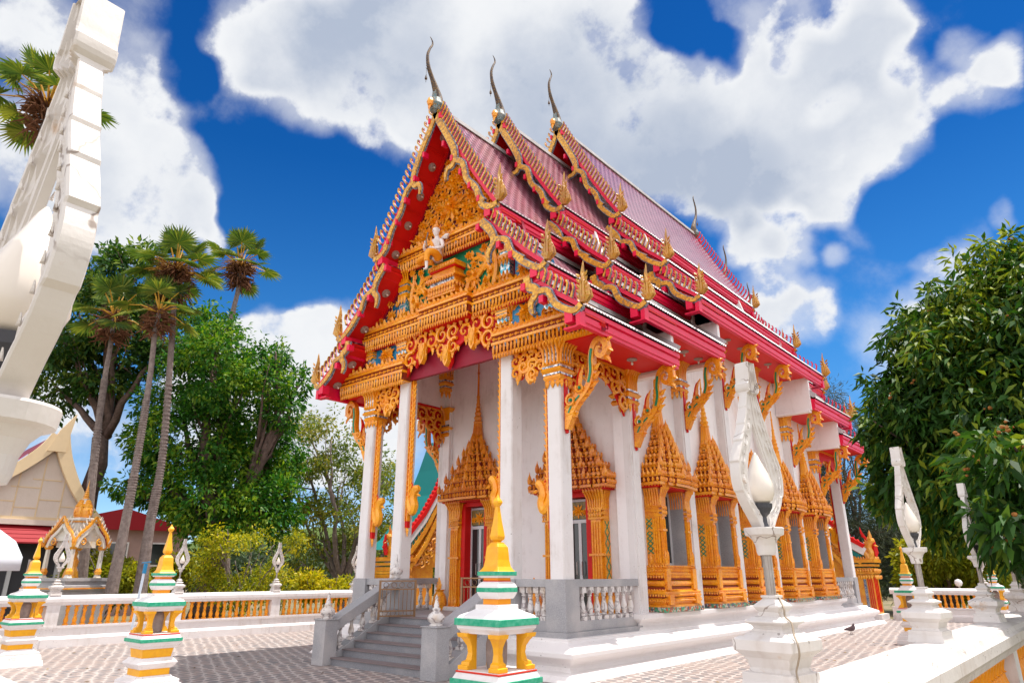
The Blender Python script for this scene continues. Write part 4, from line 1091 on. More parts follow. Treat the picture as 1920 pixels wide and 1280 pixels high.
# cornices
g = MB(); mi = MB()
cornice(g, mi, -1.98, 1.98, 9.32, -.20, .62)
cornice(g, mi, -3.22, -.85, 7.42, -.22, .62); cornice(g, mi, .85, 3.22, 7.42, -.22, .62); cornice(g, mi, -.85, .85, 7.44, -.36, .64)
for s in (-1, 1): cornice(g, mi, *sorted((s*1.50, s*4.08)), 6.27, -.22, .66)
c = g.build('cornice', 'gold', ped); mi.build('blue_inlay', 'silver_mosaic', c)
cgd.build('red_ground', 'carve_ground', ped)
rb = MB()
rb.box((-2.9, -.17, 7.36), (2.9, .02, 7.44)); rb.box((-1.9, -.17, 9.27), (1.9, .02, 9.32)); rb.box((-.8, -.30, 7.38), (.8, .02, 7.46))
leaf_row(rb, (-2.9, -.19, 7.42), (-.9, -.19, 7.42), FR, DN, .08, .12, .08, .02); leaf_row(rb, (.9, -.19, 7.42), (2.9, -.19, 7.42), FR, DN, .08, .12, .08, .02); leaf_row(rb, (-1.9, -.19, 9.33), (1.9, -.19, 9.33), FR, DN, .08, .13, .08, .02)
rb.build('red_band', 'red', ped)
# coloured grounds
gp = MB(); gp.box((-1.62, -.04, 8.02), (1.62, .01, 9.3)); gp.build('green_ground', 'green_panel', ped)
bl = MB()
for s in (-1, 1):
    bl.box((s*1.9, -.04, 6.88), (s*2.95, .01, 7.4)); bl.add([(s*2.0, -.03, 7.98), (s*3.15, -.03, 7.98), (s*3.1, -.03, 8.15), (s*2.0, -.03, 9.1)], [(0, 1, 2, 3)])
build_lr(bl, 'blue_ground', 'blue_panel', ped)
# small pilasters of the pediment
def minipil(x, z0, z1, w=.17, y=-.16):
    g = MB(); mi = MB(); h = z1-z0
    g.box((x-w, y, z0), (x+w, .02, z0+h*.12)); mi.box((x-w*.8, y+.03, z0+h*.12), (x+w*.8, .02, z0+h*.42)); mi.box((x-w*.85, y+.01, z0+h*.52), (x+w*.85, .0, z0+h*.57)); mi.box((x-w*.85, y+.01, z0+h*.68), (x+w*.85, .0, z0+h*.72))
    for zz, k in ((.42, .10), (.57, .11), (.72, .07)): g.box((x-w, y-.01, z0+h*zz), (x+w, .02, z0+h*(zz+k)))
    leaf_row(g, (x-w, y-.02, z0+h*.46), (x+w, y-.02, z0+h*.46), FR, DN, .1, h*.18, .1, .04); leaf_row(g, (x-w, y-.02, z0+h*.05), (x+w, y-.02, z0+h*.05), FR, U, .1, h*.16, .1, .04)
    for i in range(5):
        xx = x-w*.9+i*w*.45; q = (xx-x)*.35
        g.tube([(xx, y+.02, z0+h*.78), (xx, y+.0, z0+h*.88), (xx+q, y-.06, z0+h*.98)], [.028, .02, .028], 5); g.leaf((xx+q, y-.07, z0+h*.94), (0, -.3, 1), FR, h*.12, .07, .03)
    o = g.build('small_pilaster', 'gold', ped); mi.build('mosaic_inlay', 'blue_mosaic', o)
for s in (-1, 1): minipil(s*1.78, 7.98, 9.32); minipil(s*3.0, 6.92, 7.44, .14); minipil(s*1.70, 6.92, 7.44, .18)
# scrollwork beside the niche
for s in (-1, 1):
    g = MB()
    for (pts, wd) in (([(.50, 8.0), (.62, 8.35), (.95, 8.45), (1.15, 8.75), (1.10, 9.05)], .07), ([(1.40, 8.0), (1.48, 8.5), (1.42, 8.85), (1.45, 9.15)], .075), ([(.9, 8.0), (1.2, 8.2), (1.3, 8.5), (1.0, 8.62), (.85, 8.45)], .06), ([(.45, 8.1), (.75, 8.15), (.78, 8.4), (.6, 8.5)], .05), ([(1.3, 8.6), (1.05, 8.85), (.75, 8.9), (.62, 9.05)], .06)):
        P = bez([(s*x, -.09, z) for x, z in pts], 6); g.tube(P, [float(a) for a in np.interp(np.linspace(0, 1, len(P)), [0, .5, 1], [wd, wd*.9, wd*.35])], 6)
        for i in range(2, len(P)-1, 3):
            d = (P[i+1]-P[i-1]).normalized(); side = Vector((-d.z, 0, d.x))*(1 if (i//3) % 2 else -1); g.leaf(P[i]+side*.03, d+side*.9+Vector((0, -.3, 0)), FR, .17, .11, .05)
    for (x, z, r) in ((1.12, 9.08, .13), (1.45, 9.18, .12), (.85, 8.45, .12), (.60, 9.02, .13), (.62, 8.55, .10), (1.18, 8.2, .12), (.80, 8.72, .11), (1.35, 8.35, .1)): g.flower((s*x, -.10, z), FR, r, .09, 7)
    for q in range(26):
        x = random.uniform(.5, 1.5); z = random.uniform(8.0, 8.9); g.flame((s*x, -.06, z), (random.uniform(-.6, .6), -.2, 1), FR, .2, .09, .06, random.choice((-.4, .4)))
    # star flowers in the blue panels and outer triangles
    for k in range(14):
        an = PI*2*k/14; L = .32 if k % 2 else .24; g.leaf((s*2.38, -.05, 7.12), (math.cos(an)*1.15, -.15, math.sin(an)), FR, L*(1.1 if abs(math.cos(an)) > .5 else .9), .13, .06)
    g.flower((s*2.38, -.09, 7.12), FR, .20, .12, 9)
    for (x, z, r) in ((2.28, 8.2, .20), (2.35, 8.55, .16), (2.68, 8.15, .14), (3.45, 6.98, .12), (3.30, 7.15, .1), (3.7, 6.9, .08)): g.flower((s*x, -.06, z), FR, r, .09, 7)
    for q in range(16):
        x = random.uniform(2.1, 3.0); g.flame((s*x, -.05, random.uniform(7.98, 8.0+.9*(3.0-x)*.5+.1)), (random.uniform(-.5, .5), -.1, 1), FR, .16, .09, .05, .3)
    g.build('scroll_carving', 'gold', ped)
# niche pedestal
g = MB(); g.box((-.52, -.42, 8.06), (.46, 0, 8.12)); g.box((-.46, -.38, 8.12), (.40, 0, 8.5)); g.box((-.52, -.42, 8.30), (.46, 0, 8.36)); g.box((-.55, -.46, 8.50), (.49, 0, 8.56)); g.box((-.42, -.36, 8.56), (.36, 0, 8.74)); g.box((-.50, -.44, 8.78), (.44, 0, 8.9))
leaf_row(g, (-.5, -.43, 8.33), (.44, -.43, 8.33), FR, DN, .09, .13, .09, .03); leaf_row(g, (-.5, -.45, 8.54), (.44, -.45, 8.54), FR, DN, .08, .12, .08, .03); leaf_row(g, (-.5, -.45, 8.86), (.44, -.45, 8.86), FR, DN, .08, .1, .08, .03); leaf_row(g, (-.5, -.43, 8.1), (.44, -.43, 8.1), FR, U, .09, .13, .09, .03)
leaf_row(g, (.46, -.42, 8.33), (.46, 0, 8.33), RT, DN, .09, .13, .09, .03)
pd = g.build('niche_pedestal', 'gold_carved', ped)
m2 = MB(); m2.box((-.44, -.39, 8.38), (.38, -.01, 8.47)); m2.build('mirror_inlay', 'mirror_band', pd); m3 = MB(); m3.box((-.47, -.41, 8.74), (.41, -.0, 8.78)); m3.build('red_line', 'red', pd)

# hanging valances
def valance(mb, rd, f, x0, x1, ztop, y=-.05, n=9, plane='x'):
    """scrolls hanging below ztop; f(t)-> lower edge z"""
    def PT(t, z, yy=0):
        x = x0+(x1-x0)*t
        return (x, y+yy, z) if plane == 'x' else (y-yy, x, z)
    nn = FR if plane == 'x' else RT
    Lx = abs(x1-x0)
    k = 26; vs = []; fs = []
    for i in range(k+1):
        t = i/k
        for z in (ztop, f(t)+.05):
            for yy in (.0, .05): vs.append(PT(t, z, yy))
    for i in range(k):
        a = i*4; fs += [(a, a+4, a+6, a+2), (a+1, a+3, a+7, a+5), (a+2, a+6, a+7, a+3), (a, a+1, a+5, a+4)]
    rd.add(vs, fs)
    m = max(3, int(Lx/.20))
    for i in range(m):
        t = (i+.5)/m; mb.leaf(PT(t, ztop+.02, -.05), DN, nn, .2, .14, .05)
    for i in range(n):
        t = (i+.5)/n; lo = f(t); h = ztop-lo; r = min(Lx/n*.62, .20)
        rowsn = max(1, int(h/(r*1.5)))
        for j in range(rowsn):
            zc = ztop-.10-(j+.5)*(h-.1)/rowsn
            mb.scroll(PT(t, zc, -.04), nn, r, .045, .06, 1.3, random.random()*6, 1 if (i+j) % 2 else -1)
        mb.flame(PT(t, lo+.12, -.05), (0, 0, -1), nn, .24, .14, .08, random.choice((-.25, .25)))
        mb.leaf(PT(t+.4/n, lo+.16, -.06), (.2, 0, -1), nn, .16, .11, .05)
def cval(t):
    x = abs(t-.5)*2
    return 6.42+.42*math.sin(min(x*1.25, 1)*PI)**1 if x < .8 else 6.72-(x-.8)*2.2
g = MB(); rd = MB()
valance(g, rd, cval, -1.52, 1.52, 7.42, -.10, 8)
for x, z in ((0, 6.62), (-.85, 6.85), (.85, 6.85)):
    g.prism([(x-.10, z+.22), (x+.10, z+.22), (x+.08, z-.18), (x, z-.30), (x-.08, z-.18)], -.24, -.12, 'xz'); g.leaf((x, -.25, z+.2), DN, FR, .42, .16, .05)
rd.prism([(-.13, 6.9), (.13, 6.9), (.11, 6.42), (0, 6.27), (-.11, 6.42)], -.11, -.04, 'xz')
v = g.build('centre_valance', 'gold', ped); rd.build('red_board', 'red', v)
FRV = []
for s in (-1, 1):
    g = MB(); rd = MB(); x0, x1 = sorted((s*1.90, s*2.82))
    valance(g, rd, lambda t: 6.28-(.42+.26*abs(math.sin(t*PI*2.5))), x0, x1, 6.28, .04, 4)
    g.prism([(s*2.36-.09, 5.95), (s*2.36+.09, 5.95), (s*2.36+.08, 5.62), (s*2.36, 5.5), (s*2.36-.08, 5.62)], -.03, .06, 'xz')
    v = g.build('bay_valance', 'gold', ped); rd.build('red_board', 'red', v)
    # side valance between corner column and first pilaster, with beam above
    g = MB(); rd = MB(); xx = s*3.10
    rd.box((xx-.03, .34, 6.28), (xx+.03, 2.6, 6.44))
    valance(g, rd, lambda t: 6.3-(.45+.75*abs(2*t-1)**2.2), .36, 2.58, 6.3, s*3.08, 7, 'y')
    for z in (6.16, 6.32, 6.46): g.box((xx+s*.03, .34, z), (xx+s*.10, 2.6, z+.05))
    nn = RT if s > 0 else LF
    leaf_row(g, (xx+s*.06, .34, 6.3), (xx+s*.06, 2.6, 6.3), nn, DN, .12, .15, .12, .04); leaf_row(g, (xx+s*.06, .34, 6.36), (xx+s*.06, 2.6, 6.36), nn, U, .14, .12, .12, .04)
    v = g.build('side_valance', 'gold_carved', temple); rd.build('red_board', 'red', v); part(v)

# vertical trims on the columns, ending in naga heads
def naga_head(mb, rd, o, s, k=1.0):
    """small crested naga head in x-z, facing s"""
    x, y, z = o
    P = bez([(x, y, z+.25*k), (x+s*.05*k, y, z+.05*k), (x+s*.16*k, y, z-.10*k), (x+s*.22*k, y, z+.05*k), (x+s*.17*k, y, z+.22*k), (x+s*.24*k, y, z+.40*k), (x+s*.36*k, y, z+.44*k)], 5)
    mb.tube(P, [float(a)*k for a in np.interp(np.linspace(0, 1, len(P)), [0, .2, .5, .75, .9, 1], [.06, .09, .10, .09, .10, .05])], 7)
    for i in range(6): mb.flame((x+s*(.02+.03*i)*k, y, z+(.0+.07*i)*k), (-s*.5, 0, 1), FR, .22*k, .09*k, .06*k, .2*s)
    mb.leaf((x+s*.30*k, y-.03, z+.30*k), (s, 0, -.35), FR, .17*k, .07*k, .03)
    rd.flame((x+s*.17*k, y, z+.42*k), (-s*.25, 0, 1), FR, .48*k, .12*k, .05*k, -.3*s)
def trim(xe, s, z0, z1, yc):
    """board with flames on the inner face of a column; s = direction it points into the bay"""
    o = empty('column_trim', parent=temple)
    rd = MB(); g = MB()
    rd.box((xe, yc-.04, z0), (xe+s*.085, yc+.05, z1))
    g.box((xe+s*.005, yc-.06, z0+.15), (xe+s*.03, yc-.035, z1)); g.box((xe+s*.07, yc-.06, z0+.15), (xe+s*.10, yc+.035, z1)); 
    n = int((z1-z0-.5)/.13)
    for i in range(n):
        z = z0+.45+i*.13; g.flame((xe+s*.08, yc-.02, z), (s*.75, 0, .8), FR, .19, .10, .07, -.35*s)
        g.blob((xe+s*.05, yc-.055, z), .02, 5)
    g.flame((xe+s*.04, yc, z0+.02), (s*.1, 0, -1), FR, .22, .12, .1, 0)
    naga_head(g, rd, (xe+s*.05, yc, z0+.45), s, 1.0)
    g.build('flame_carving', 'gold', o); rd.build('red_back', 'red', o); return o
for s in (-1, 1):
    part(trim(s*(XI-CW), -s, 2.75, 6.35, .14)); part(trim(s*(XC-CW), -s, 2.55, 5.5, .14)); part(trim(s*XI, s, 5.0, 6.1, .14)) if False else None

# wall-head pendant capitals inside the porch
for s in (-1, 1):
    o = capital(s*2.86, 2.50, .10, 7.66, 1.1, 'pendant_capital', temple); part(o)

# ------------------------------------------------------------------ porch balustrade (granite) with marble balusters
def baluster_proto(h, parent, loc, mt='marble', k=1.0, name='baluster'):
    b = MB(); r = .062*k
    b.stack(0, 0, [(0, r*1.05), (h*.12, r*1.05)]); b.lathe(0, 0, [(h*.12, r*.6), (h*.15, r*.95), (h*.18, r*.7), (h*.30, r*1.08), (h*.42, r*.98), (h*.60, r*.55), (h*.70, r*.52), (h*.73, r*.85), (h*.76, r*.6), (h*.79, r*.8), (h*.82, r*.8)], 12); b.stack(0, 0, [(h*.82, r*1.0), (h, r*1.0)])
    o = b.build(name, mt, parent); o.location = loc; return o
bal = empty('porch_balustrade', parent=temple)
ZR = 1.632
mb = MB()
for s in (-1, 1):
    mb.box((s*2.72, -.02, .72), (s*3.19, .42, ZR))                # corner pier under the column
    mb.box((s*1.45, -.01, .85), (s*1.95, .41, ZR))                # inner pier
    mb.box((s*3.02, .421, 1.49), (s*3.17, 2.6, ZR)); mb.box((s*3.0, .421, .72), (s*3.17, 2.62, .90))
    mb.box((s*1.951, .02, 1.49), (s*2.719, .22, ZR)); mb.box((s*1.951, .0, .72), (s*2.719, .22, .90))
build_lr(mb, 'rail_and_piers', 'granite', bal, bevel=.006)
bp = baluster_proto(.59, bal, (3.10, .62, .90))
for s in (-1, 1):
    for i in range(8):
        if s == 1 and i == 0: continue
        c = bp.copy(); C.objects.link(c); c.location = (s*3.10, .62+.245*i, .90)
    for i in range(4):
        c = bp.copy(); C.objects.link(c); c.location = (s*(2.08+.17*i), .12, .90)
part(bal)
# blue and red jars glimpsed behind the balusters are left to the door guardians
gd = MB()
for x in (.55, 2.65, -.55, -2.65): gd.lathe(x, 2.35, [(.85, .14), (1.0, .2), (1.2, .16), (1.3, .1), (1.35, .14)], 10); gd.flame((x, 2.3, 1.3), (0, 0, 1), FR, .35, .25, .15, .1)
build_lr(gd, 'door_pot_carving', 'gold_carved', temple)

# staircase
st = empty('staircase', parent=temple)
SW = 1.46; ny = -1.90; n = 6; run = (1.75)/n; rise = .85/n
mb = MB(); nos = MB()
for i in range(n):
    y0 = -1.72+run*i; z = rise*(i+1)
    mb.box((-SW, y0, 0 if i == 0 else rise*i-.02), (SW, .03, z-.02)); nos.box((-SW, y0-.025, z-.02), (SW, y0+run+.0, z))
mb.build('steps', 'step_stone', st); nos.build('step_treads', 'nosing', st)
def stair_side(s):
    o = empty('stair_balustrade', parent=st); m = MB()
    xa, xb = s*1.5, s*1.78
    m.prism([(-1.62, 0), (-1.62, .20), (-.08, 1.0), (.0, 1.0), (.0, 0)], *sorted((xa, xb)), 'yz')
    ra = ((-1.66, .60), (-1.66, .83), (-.08, ZR+.01), (-.0, ZR+.01), (-.0, ZR-.2), (-.10, ZR-.2))
    m.prism([ra[0], ra[1], ra[2], ra[3], ra[4], ra[5]], *sorted((s*1.47, s*1.81)), 'yz')
    m.build('rail', 'granite', o, bevel=.006)
    nw = MB(); nw.box((s*1.44, -1.92, 0), (s*1.83, -1.61, .84)); nw.box((s*1.42, -1.94, .84), (s*1.85, -1.59, .86)); nw.build('newel_post', 'granite', o, bevel=.006)
    f = MB(); f.lathe(s*1.63, -1.76, [(.86, .12), (.88, .12), (.90, .085), (.94, .14), (1.0, .155), (1.05, .13), (1.10, .06), (1.12, .07), (1.14, .075), (1.17, .045), (1.20, .05), (1.22, .04), (1.30, .022), (1.33, .028), (1.36, .01), (1.38, .004)], 16)
    f.build('lotus_finial', 'marble', o, smooth=True)
    for i in range(5):
        y = -1.42+i*.28; z0 = .20+(y+1.62)*.52+.0; z1 = .60+(y+1.66)*.52
        b = baluster_proto(z1-z0+.06, o, (s*1.63, y, z0-.02), 'marble', .95)
    return o
stair_side(1); stair_side(-1)
f = MB()
for s in (-1, 1): f.lathe(s*1.63, -.0, [(ZR+.0, .10), (ZR+.03, .12), (ZR+.06, .085), (ZR+.10, .14), (ZR+.16, .15), (ZR+.21, .12), (ZR+.26, .06), (ZR+.30, .07), (ZR+.33, .045), (ZR+.37, .05), (ZR+.45, .022), (ZR+.50, .026), (ZR+.55, .004)], 16)
build_lr(f, 'lotus_finial', 'marble', st, smooth=True)
# gate leaves: left one swung out over the stair, right one standing inside
def gate(loc, rz):
    o = empty('gate_leaf', loc, rz, temple); m = MB(); w, h = .78, .80
    for x in (0, w): m.box((x-.022, -.02, 0), (x+.022, .02, h))
    for z in (.06, h*.20, h-.20, h-.03): m.box((.02, -.012, z), (w-.02, .012, z+.028))
    for i in range(8): m.tube([(.06+i*(w-.1)/7.5, 0, h*.22), (.06+i*(w-.1)/7.5, 0, h-.18)], .0075, 5)
    for i in range(4):
        for zc in (h-.10, .13):
            c = (.13+i*.175, 0, zc); m.tube([(c[0]+.055*math.cos(a), 0, c[2]+.055*math.sin(a)) for a in np.linspace(0, 2*PI, 13)], .006, 4)
    for i in range(8):
        for z in (.36, .52): m.blob((.06+i*(w-.1)/7.5, 0, z), .013, 5)
    m.build('bars', 'brass', o); return o
gate((-1.30, -.70, .80), R(62)); gate((.45, .05, .86), R(180-168))
# statue in the niche: seated figure, one leg hanging, playing a string instrument
def statue():
    o = empty('seated_statue', (-.14, -.50, 8.9)); b = MB()
    def limb(p, r, n=8): b.tube(bez(p, 4), [float(a) for a in np.interp(np.linspace(0, 1, (len(p)-1)*4+1), np.linspace(0, 1, len(r)), r)], n)
    limb([(0, .02, .08), (0, .03, .28), (0, .0, .48), (0, 0, .62), (0, -.01, .70), (0, -.01, .76)], [.15, .115, .12, .15, .06, .05], 10)
    limb([(0, -.02, .74), (0, -.04, .80), (0, -.05, .88), (0, -.04, .97), (0, -.03, 1.02)], [.045, .07, .092, .085, .03], 10)
    b.tube([(0, -.125, .90), (0, -.15, .865), (0, -.125, .85)], [.01, .02, .012], 5)
    for s in (-1, 1): b.blob((s*.095, -.03, .88), .022, 5, 1.5)
    limb([(.14, 0, .60), (.22, -.02, .48), (.25, -.06, .36), (.18, -.18, .30), (.08, -.24, .33)], [.055, .05, .045, .038, .028])
    limb([(-.14, 0, .60), (-.21, -.03, .48), (-.25, -.10, .38), (-.22, -.22, .42), (-.16, -.26, .50)], [.055, .05, .045, .036, .028])
    for (hx, hy, hz, s) in ((.06, -.25, .33, 1), (-.15, -.27, .52, -1)):
        for k in range(4): b.tube([(hx, hy, hz+.0), (hx-s*.02, hy-.02, hz-.02+.018*k), (hx-s*.045, hy-.01, hz-.025+.018*k)], [.012, .010, .006], 5)
        b.tube([(hx, hy, hz), (hx, hy-.02, hz+.04)], [.012, .006], 5)
    limb([(.12, -.42, -.08), (.12, -.42, -.20), (.12, -.42, -.30), (.12, -.50, -.35)], [.05, .04, .035, .02]); b.build('body', 'skin_white', o, smooth=True)
    c = MB()
    def cl(p, r, n=8): c.tube(bez(p, 4), [float(a) for a in np.interp(np.linspace(0, 1, (len(p)-1)*4+1), np.linspace(0, 1, len(r)), r)], n)
    cl([(.09, -.02, .12), (.16, -.20, .16), (.14, -.38, .14), (.12, -.42, .0), (.12, -.42, -.12)], [.11, .10, .09, .07, .075]); cl([(-.09, -.02, .10), (-.28, -.12, .10), (-.36, -.22, .08), (-.20, -.34, .06), (-.02, -.36, .06)], [.11, .10, .085, .07, .05])
    cl([(-.13, -.10, .62), (-.02, -.15, .45), (.06, -.14, .25), (.05, -.12, .12)], [.04, .05, .05, .04]); c.build('robe', 'orange_paint', o, smooth=True)
    d = MB(); d.lathe(0, -.035, [(.95, .11), (.975, .115), (1.0, .09), (1.04, .075), (1.08, .04), (1.15, .03), (1.20, .006)], 12)
    for s in (-1, 1): d.flame((s*.10, -.03, .92), (s*.3, 0, 1), FR, .14, .06, .03, 0)
    d.build('crown', 'gold_deep', o)
    e = MB(); e.tube([(.06, -.30, .02), (-.08, -.29, .55), (-.06, -.26, .78)], [.016, .014, .02], 6); e.blob((.07, -.28, .05), .07, 8); e.build('lute', 'bark_grey', o)
    s_ = MB(); s_.add([(.05, .05, .70), (.20, .08, .80), (.34, .06, .74), (.22, .1, .66), (.05, .09, .70), (.20, .12, .80), (.34, .10, .74), (.22, .14, .66)], [(0, 1, 2, 3), (7, 6, 5, 4), (0, 4, 5, 1), (1, 5, 6, 2), (2, 6, 7, 3), (3, 7, 4, 0)]); s_.build('sash', 'skin_white', o)
    return o
tag(statue(), 'white seated statue in orange robe holding a lute in the gable niche', 'statue')

# rear and far-side repeats of the whole front set
for o in FRONT:
    c = copy_tree(o, temple)
    Mx = Matrix.Translation((0, 2*YC, 0)) @ Matrix.Rotation(PI, 4, 'Z')
    c.parent = temple
    loc = Mx @ Vector(o.location)
    c.location = loc
    if o.rotation_mode == 'QUATERNION': c.rotation_quaternion = Matrix.Rotation(PI, 4, 'Z').to_quaternion() @ o.rotation_quaternion
    else: c.rotation_euler = (o.rotation_euler[0], o.rotation_euler[1], o.rotation_euler[2]+PI)
# plain carved tympanum at the rear
pg = MB(); pg.box((-4.0, 2*YC-.03, 6.3), (4.0, 2*YC+.2, 6.9)); pg.box((-3.1, 2*YC-.03, 7.4), (3.1, 2*YC+.2, 8.0)); pg.build('rear_cornice', 'gold', temple)
# ------------------------------------------------------------------ court walls with orange balusters
def wall_run(p0, p1, bal_from, bal_to, bays, label, copw=.17, near=False):
    """p0->p1 along the run; local x axis runs along the wall"""
    p0 = Vector((*p0, 0)); p1 = Vector((*p1, 0)); L = (p1-p0).length; rz = math.atan2(p1.y-p0.y, p1.x-p0.x)
    o = empty('balustrade_wall', p0, rz); tag(o, label, 'wall')
    def run(prof, name, mt, bev=None):
        m = MB(); m.prism([(y, z) for y, z in prof], 0, L, 'yz')
        return m.build(name, mt, o, bevel=bev)
    w = copw
    run([(-.20, 0), (-.20, .19), (-.16, .22), (-.12, .26), (-.12, .42), (-.15, .45), (-.15, .50), (.15, .50), (.15, .45), (.12, .42), (.12, .26), (.16, .22), (.20, .19), (.20, 0)], 'plinth', 'white_paint')
    run([(-w+.04, .98), (-w+.02, 1.03), (-w, 1.06), (-w, 1.14), (-w+.03, 1.155), (-w+.05, 1.195), (-w*.45, 1.22), (w*.45, 1.22), (w-.05, 1.195), (w-.03, 1.155), (w, 1.14), (w, 1.06), (w-.02, 1.03), (w-.04, .98)], 'coping', 'white_weathered' if near else 'white_paint')
    for b_ in bays:
        m = MB(); m.box((b_-.15, -.135, .495), (b_+.15, .135, .985)); m.box((b_-.17, -.215, .0), (b_+.17, .215, .20)); m.build('pier', 'white_paint', o)
    bp_ = None; s = bal_from
    while s < bal_to:
        if all(abs(s-b_) > .20 for b_ in bays):
            if bp_ is None:
                m = MB(); r = .05; m.stack(0, 0, [(0, r), (.045, r)])
                m.lathe(0, 0, [(.045, r*.7), (.08, r*1.05), (.14, r*1.15), (.20, r*.75), (.24, r*.62), (.25, r*1.0), (.27, r*.62), (.31, r*.75), (.36, r*1.05), (.41, r*.8), (.44, r*.7)], 10); m.stack(0, 0, [(.44, r), (.485, r)])
                bp_ = m.build('baluster', 'orange_paint', o); bp_.location = (s, 0, .498)
            else:
                c = bp_.copy(); C.objects.link(c); c.location = (s, 0, .498)
        s += .20
    return o
LS = 3.1
near_lamps = [-10.32, -7.32]+[-4.19+LS*i for i in range(6)]
wn = wall_run((9.80, -10.5), (9.80, 21.8), 3.2, 20, [y+10.5 for y in near_lamps], 'white coping wall in the right foreground with orange balusters below it', .24, True)
left_lamps = [-10.6, -7.47, -4.37, -1.27, 1.83, 4.93]
wf_ = wall_run((-9.5, -10.32), (9.52, -10.32), 0, 0, [.5+3.1*i for i in range(6)], 'white front court wall running out of the picture below the big lamp', .24, True)
wl_ = wall_run((-9.75, -13.6), (-9.75, 6.6), 7.6, 20.1, [y+13.6 for y in left_lamps], 'white court wall with orange balusters, left of the stairs in front of the trees')
wr_ = wall_run((3.5, 22.0), (9.75, 22.0), .3, 6.1, [.25, 3.3], 'far white court wall with orange balusters to the right of the temple')

# ------------------------------------------------------------------ lamp posts (lotus bud in a pointed loop)
def lamp_proto():
    o = empty('lamp_post', (0, 0, 0)); m = MB()
    m.stack(0, 0, [(1.215, .13), (1.27, .118), (1.30, .118), (1.305, .098), (1.32, .092), (1.36, .105), (1.385, .132), (1.39, .138), (1.432, .138), (1.438, .13), (1.462, .085), (1.466, .075), (1.474, .075), (1.478, .068), (1.49, .074), (1.502, .094), (1.508, .094), (1.524, .064), (1.528, .05), (1.54, .05), (1.545, .047), (1.555, .055), (1.565, .062), (1.572, .062), (1.60, .03), (1.603, .03), (1.605, .035), (1.615, .035)])
    m.build('pedestal', 'white_weathered', o, bevel=.003)
    p = MB(); p.lathe(0, 0, [(1.61, .019), (1.80, .019)], 12)
    for k in range(8): p.tube([(.019*math.cos(k*PI/4), .019*math.sin(k*PI/4), 1.615), (.019*math.cos(k*PI/4), .019*math.sin(k*PI/4), 1.795)], .004, 4)
    p.build('pipe', 'steel', o)
    c = MB(); c.lathe(0, 0, [(1.788, .038), (1.80, .042), (1.83, .045), (1.855, .055), (1.872, .070), (1.875, .080), (1.878, .086), (1.905, .090), (1.91, .088), (1.912, .03)], 28); c.build('cup', 'white_weathered', o, smooth=False)
    # loop: stepped plates on the outside, teardrop hole inside
    H = [0, .05, .12, .20, .27, .35, .45, .55, .62, .655, .67, .70, .705, .75, .81]; Wd = [.055, .10, .165, .203, .208, .178, .125, .082, .058, .046, .056, .056, .046, .040, .033]
    hi = [.07, .10, .15, .21, .27, .33, .40, .46, .50]; wi = [0, .055, .085, .098, .092, .072, .042, .018, 0]
    HS = [p.x for p in bez([(h, w, 0) for h, w in zip(H, Wd)], 4)]; WS = [p.y for p in bez([(h, w, 0) for h, w in zip(H, Wd)], 4)]; H, Wd = HS, WS
    _b = bez([(h, w, 0) for h, w in zip(hi, wi)], 4); hi, wi = [p.x for p in _b], [max(p.y, 0) for p in _b]
    f = MB(); n = 84
    cuts = [0, .16, .29, .40, .49, .57, .66, .69, .82]
    for s in (-1, 1):
        rows = []
        for i in range(n+1):
            h = .81*i/n; w = float(np.interp(h, H, Wd))
            k = max(j for j in range(len(cuts)-1) if cuts[j] <= h+1e-6); fr_ = (h-cuts[k])/(cuts[k+1]-cuts[k])
            w *= .94; w *= 1+.05*(1-fr_)*(1 if h < .66 else .2)
            inn = float(np.interp(h, hi, wi)) if hi[0] < h < hi[-1] else 0
            rib = .006*math.sin(h*70)
            row = []
            for (q, t) in ((0, .030), (.06, .034), (.16, .033), (.18, .026), (.34, .027+rib*.6), (.36, .020), (.60, .022+rib), (.62, .015), (.86, .016), (.88, .010), (1, .010)):
                row.append((inn+(w-inn)*(1-q), .74*t*(1.0 if h < .5 else 1.0-.3*(h-.5)/.31) if h < .655 else t*.9+.006))
            rows.append((h, row))
        for side in (-1, 1):
            vs = []; m_ = len(rows[0][1])
            for h, row in rows:
                for (w, t) in row: vs.append((side*t, s*w, 1.905+h))
            fs = [(i*m_+j, i*m_+j+1, (i+1)*m_+j+1, (i+1)*m_+j) for i in range(n) for j in range(m_-1)]
            f.add(vs, fs)
        # outer edge and inner edge strips
        for j in (0, len(rows[0][1])-1):
            vs = []
            for h, row in rows: vs += [(-row[j][1], s*row[j][0], 1.905+h), (row[j][1], s*row[j][0], 1.905+h)]
            f.add(vs, [(2*i, 2*i+1, 2*i+3, 2*i+2) for i in range(n)])
        row = rows[-1][1]; f.add([(-row[0][1], 0, 2.715), (row[0][1], 0, 2.715), (row[0][1], s*row[0][0], 2.715), (-row[0][1], s*row[0][0], 2.715)], [(0, 1, 2, 3)])
        # small carved thorns between the ribs
        for i in range(12):
            h = .06+i*.045; w = float(np.interp(h, H, Wd)); inn = float(np.interp(h, hi, wi)) if h < .5 else 0
            for side in (-1, 1): f.flame((side*.024, s*(inn+(w-inn)*.55), 1.905+h), (side*.15, s*.45 if h < .25 else -s*.1, 1), (side, 0, 0), .022, .014, .008, .3*s*side, 1)
    f.build('lotus_loop', 'white_weathered', o)
    b_ = MB(); b_.lathe(0, 0, [(2.02, .035), (2.035, .056), (2.07, .070), (2.11, .068), (2.16, .050), (2.21, .028), (2.25, .012), (2.265, .003)], 20); b_.build('bulb', 'bulb', o, smooth=True)
    d = MB(); d.lathe(0, 0, [(1.905, .03), (1.93, .022), (1.96, .02), (1.975, .036), (2.0, .05), (2.02, .052)], 14); d.build('lamp_holder', 'dark_iron', o)
    return o
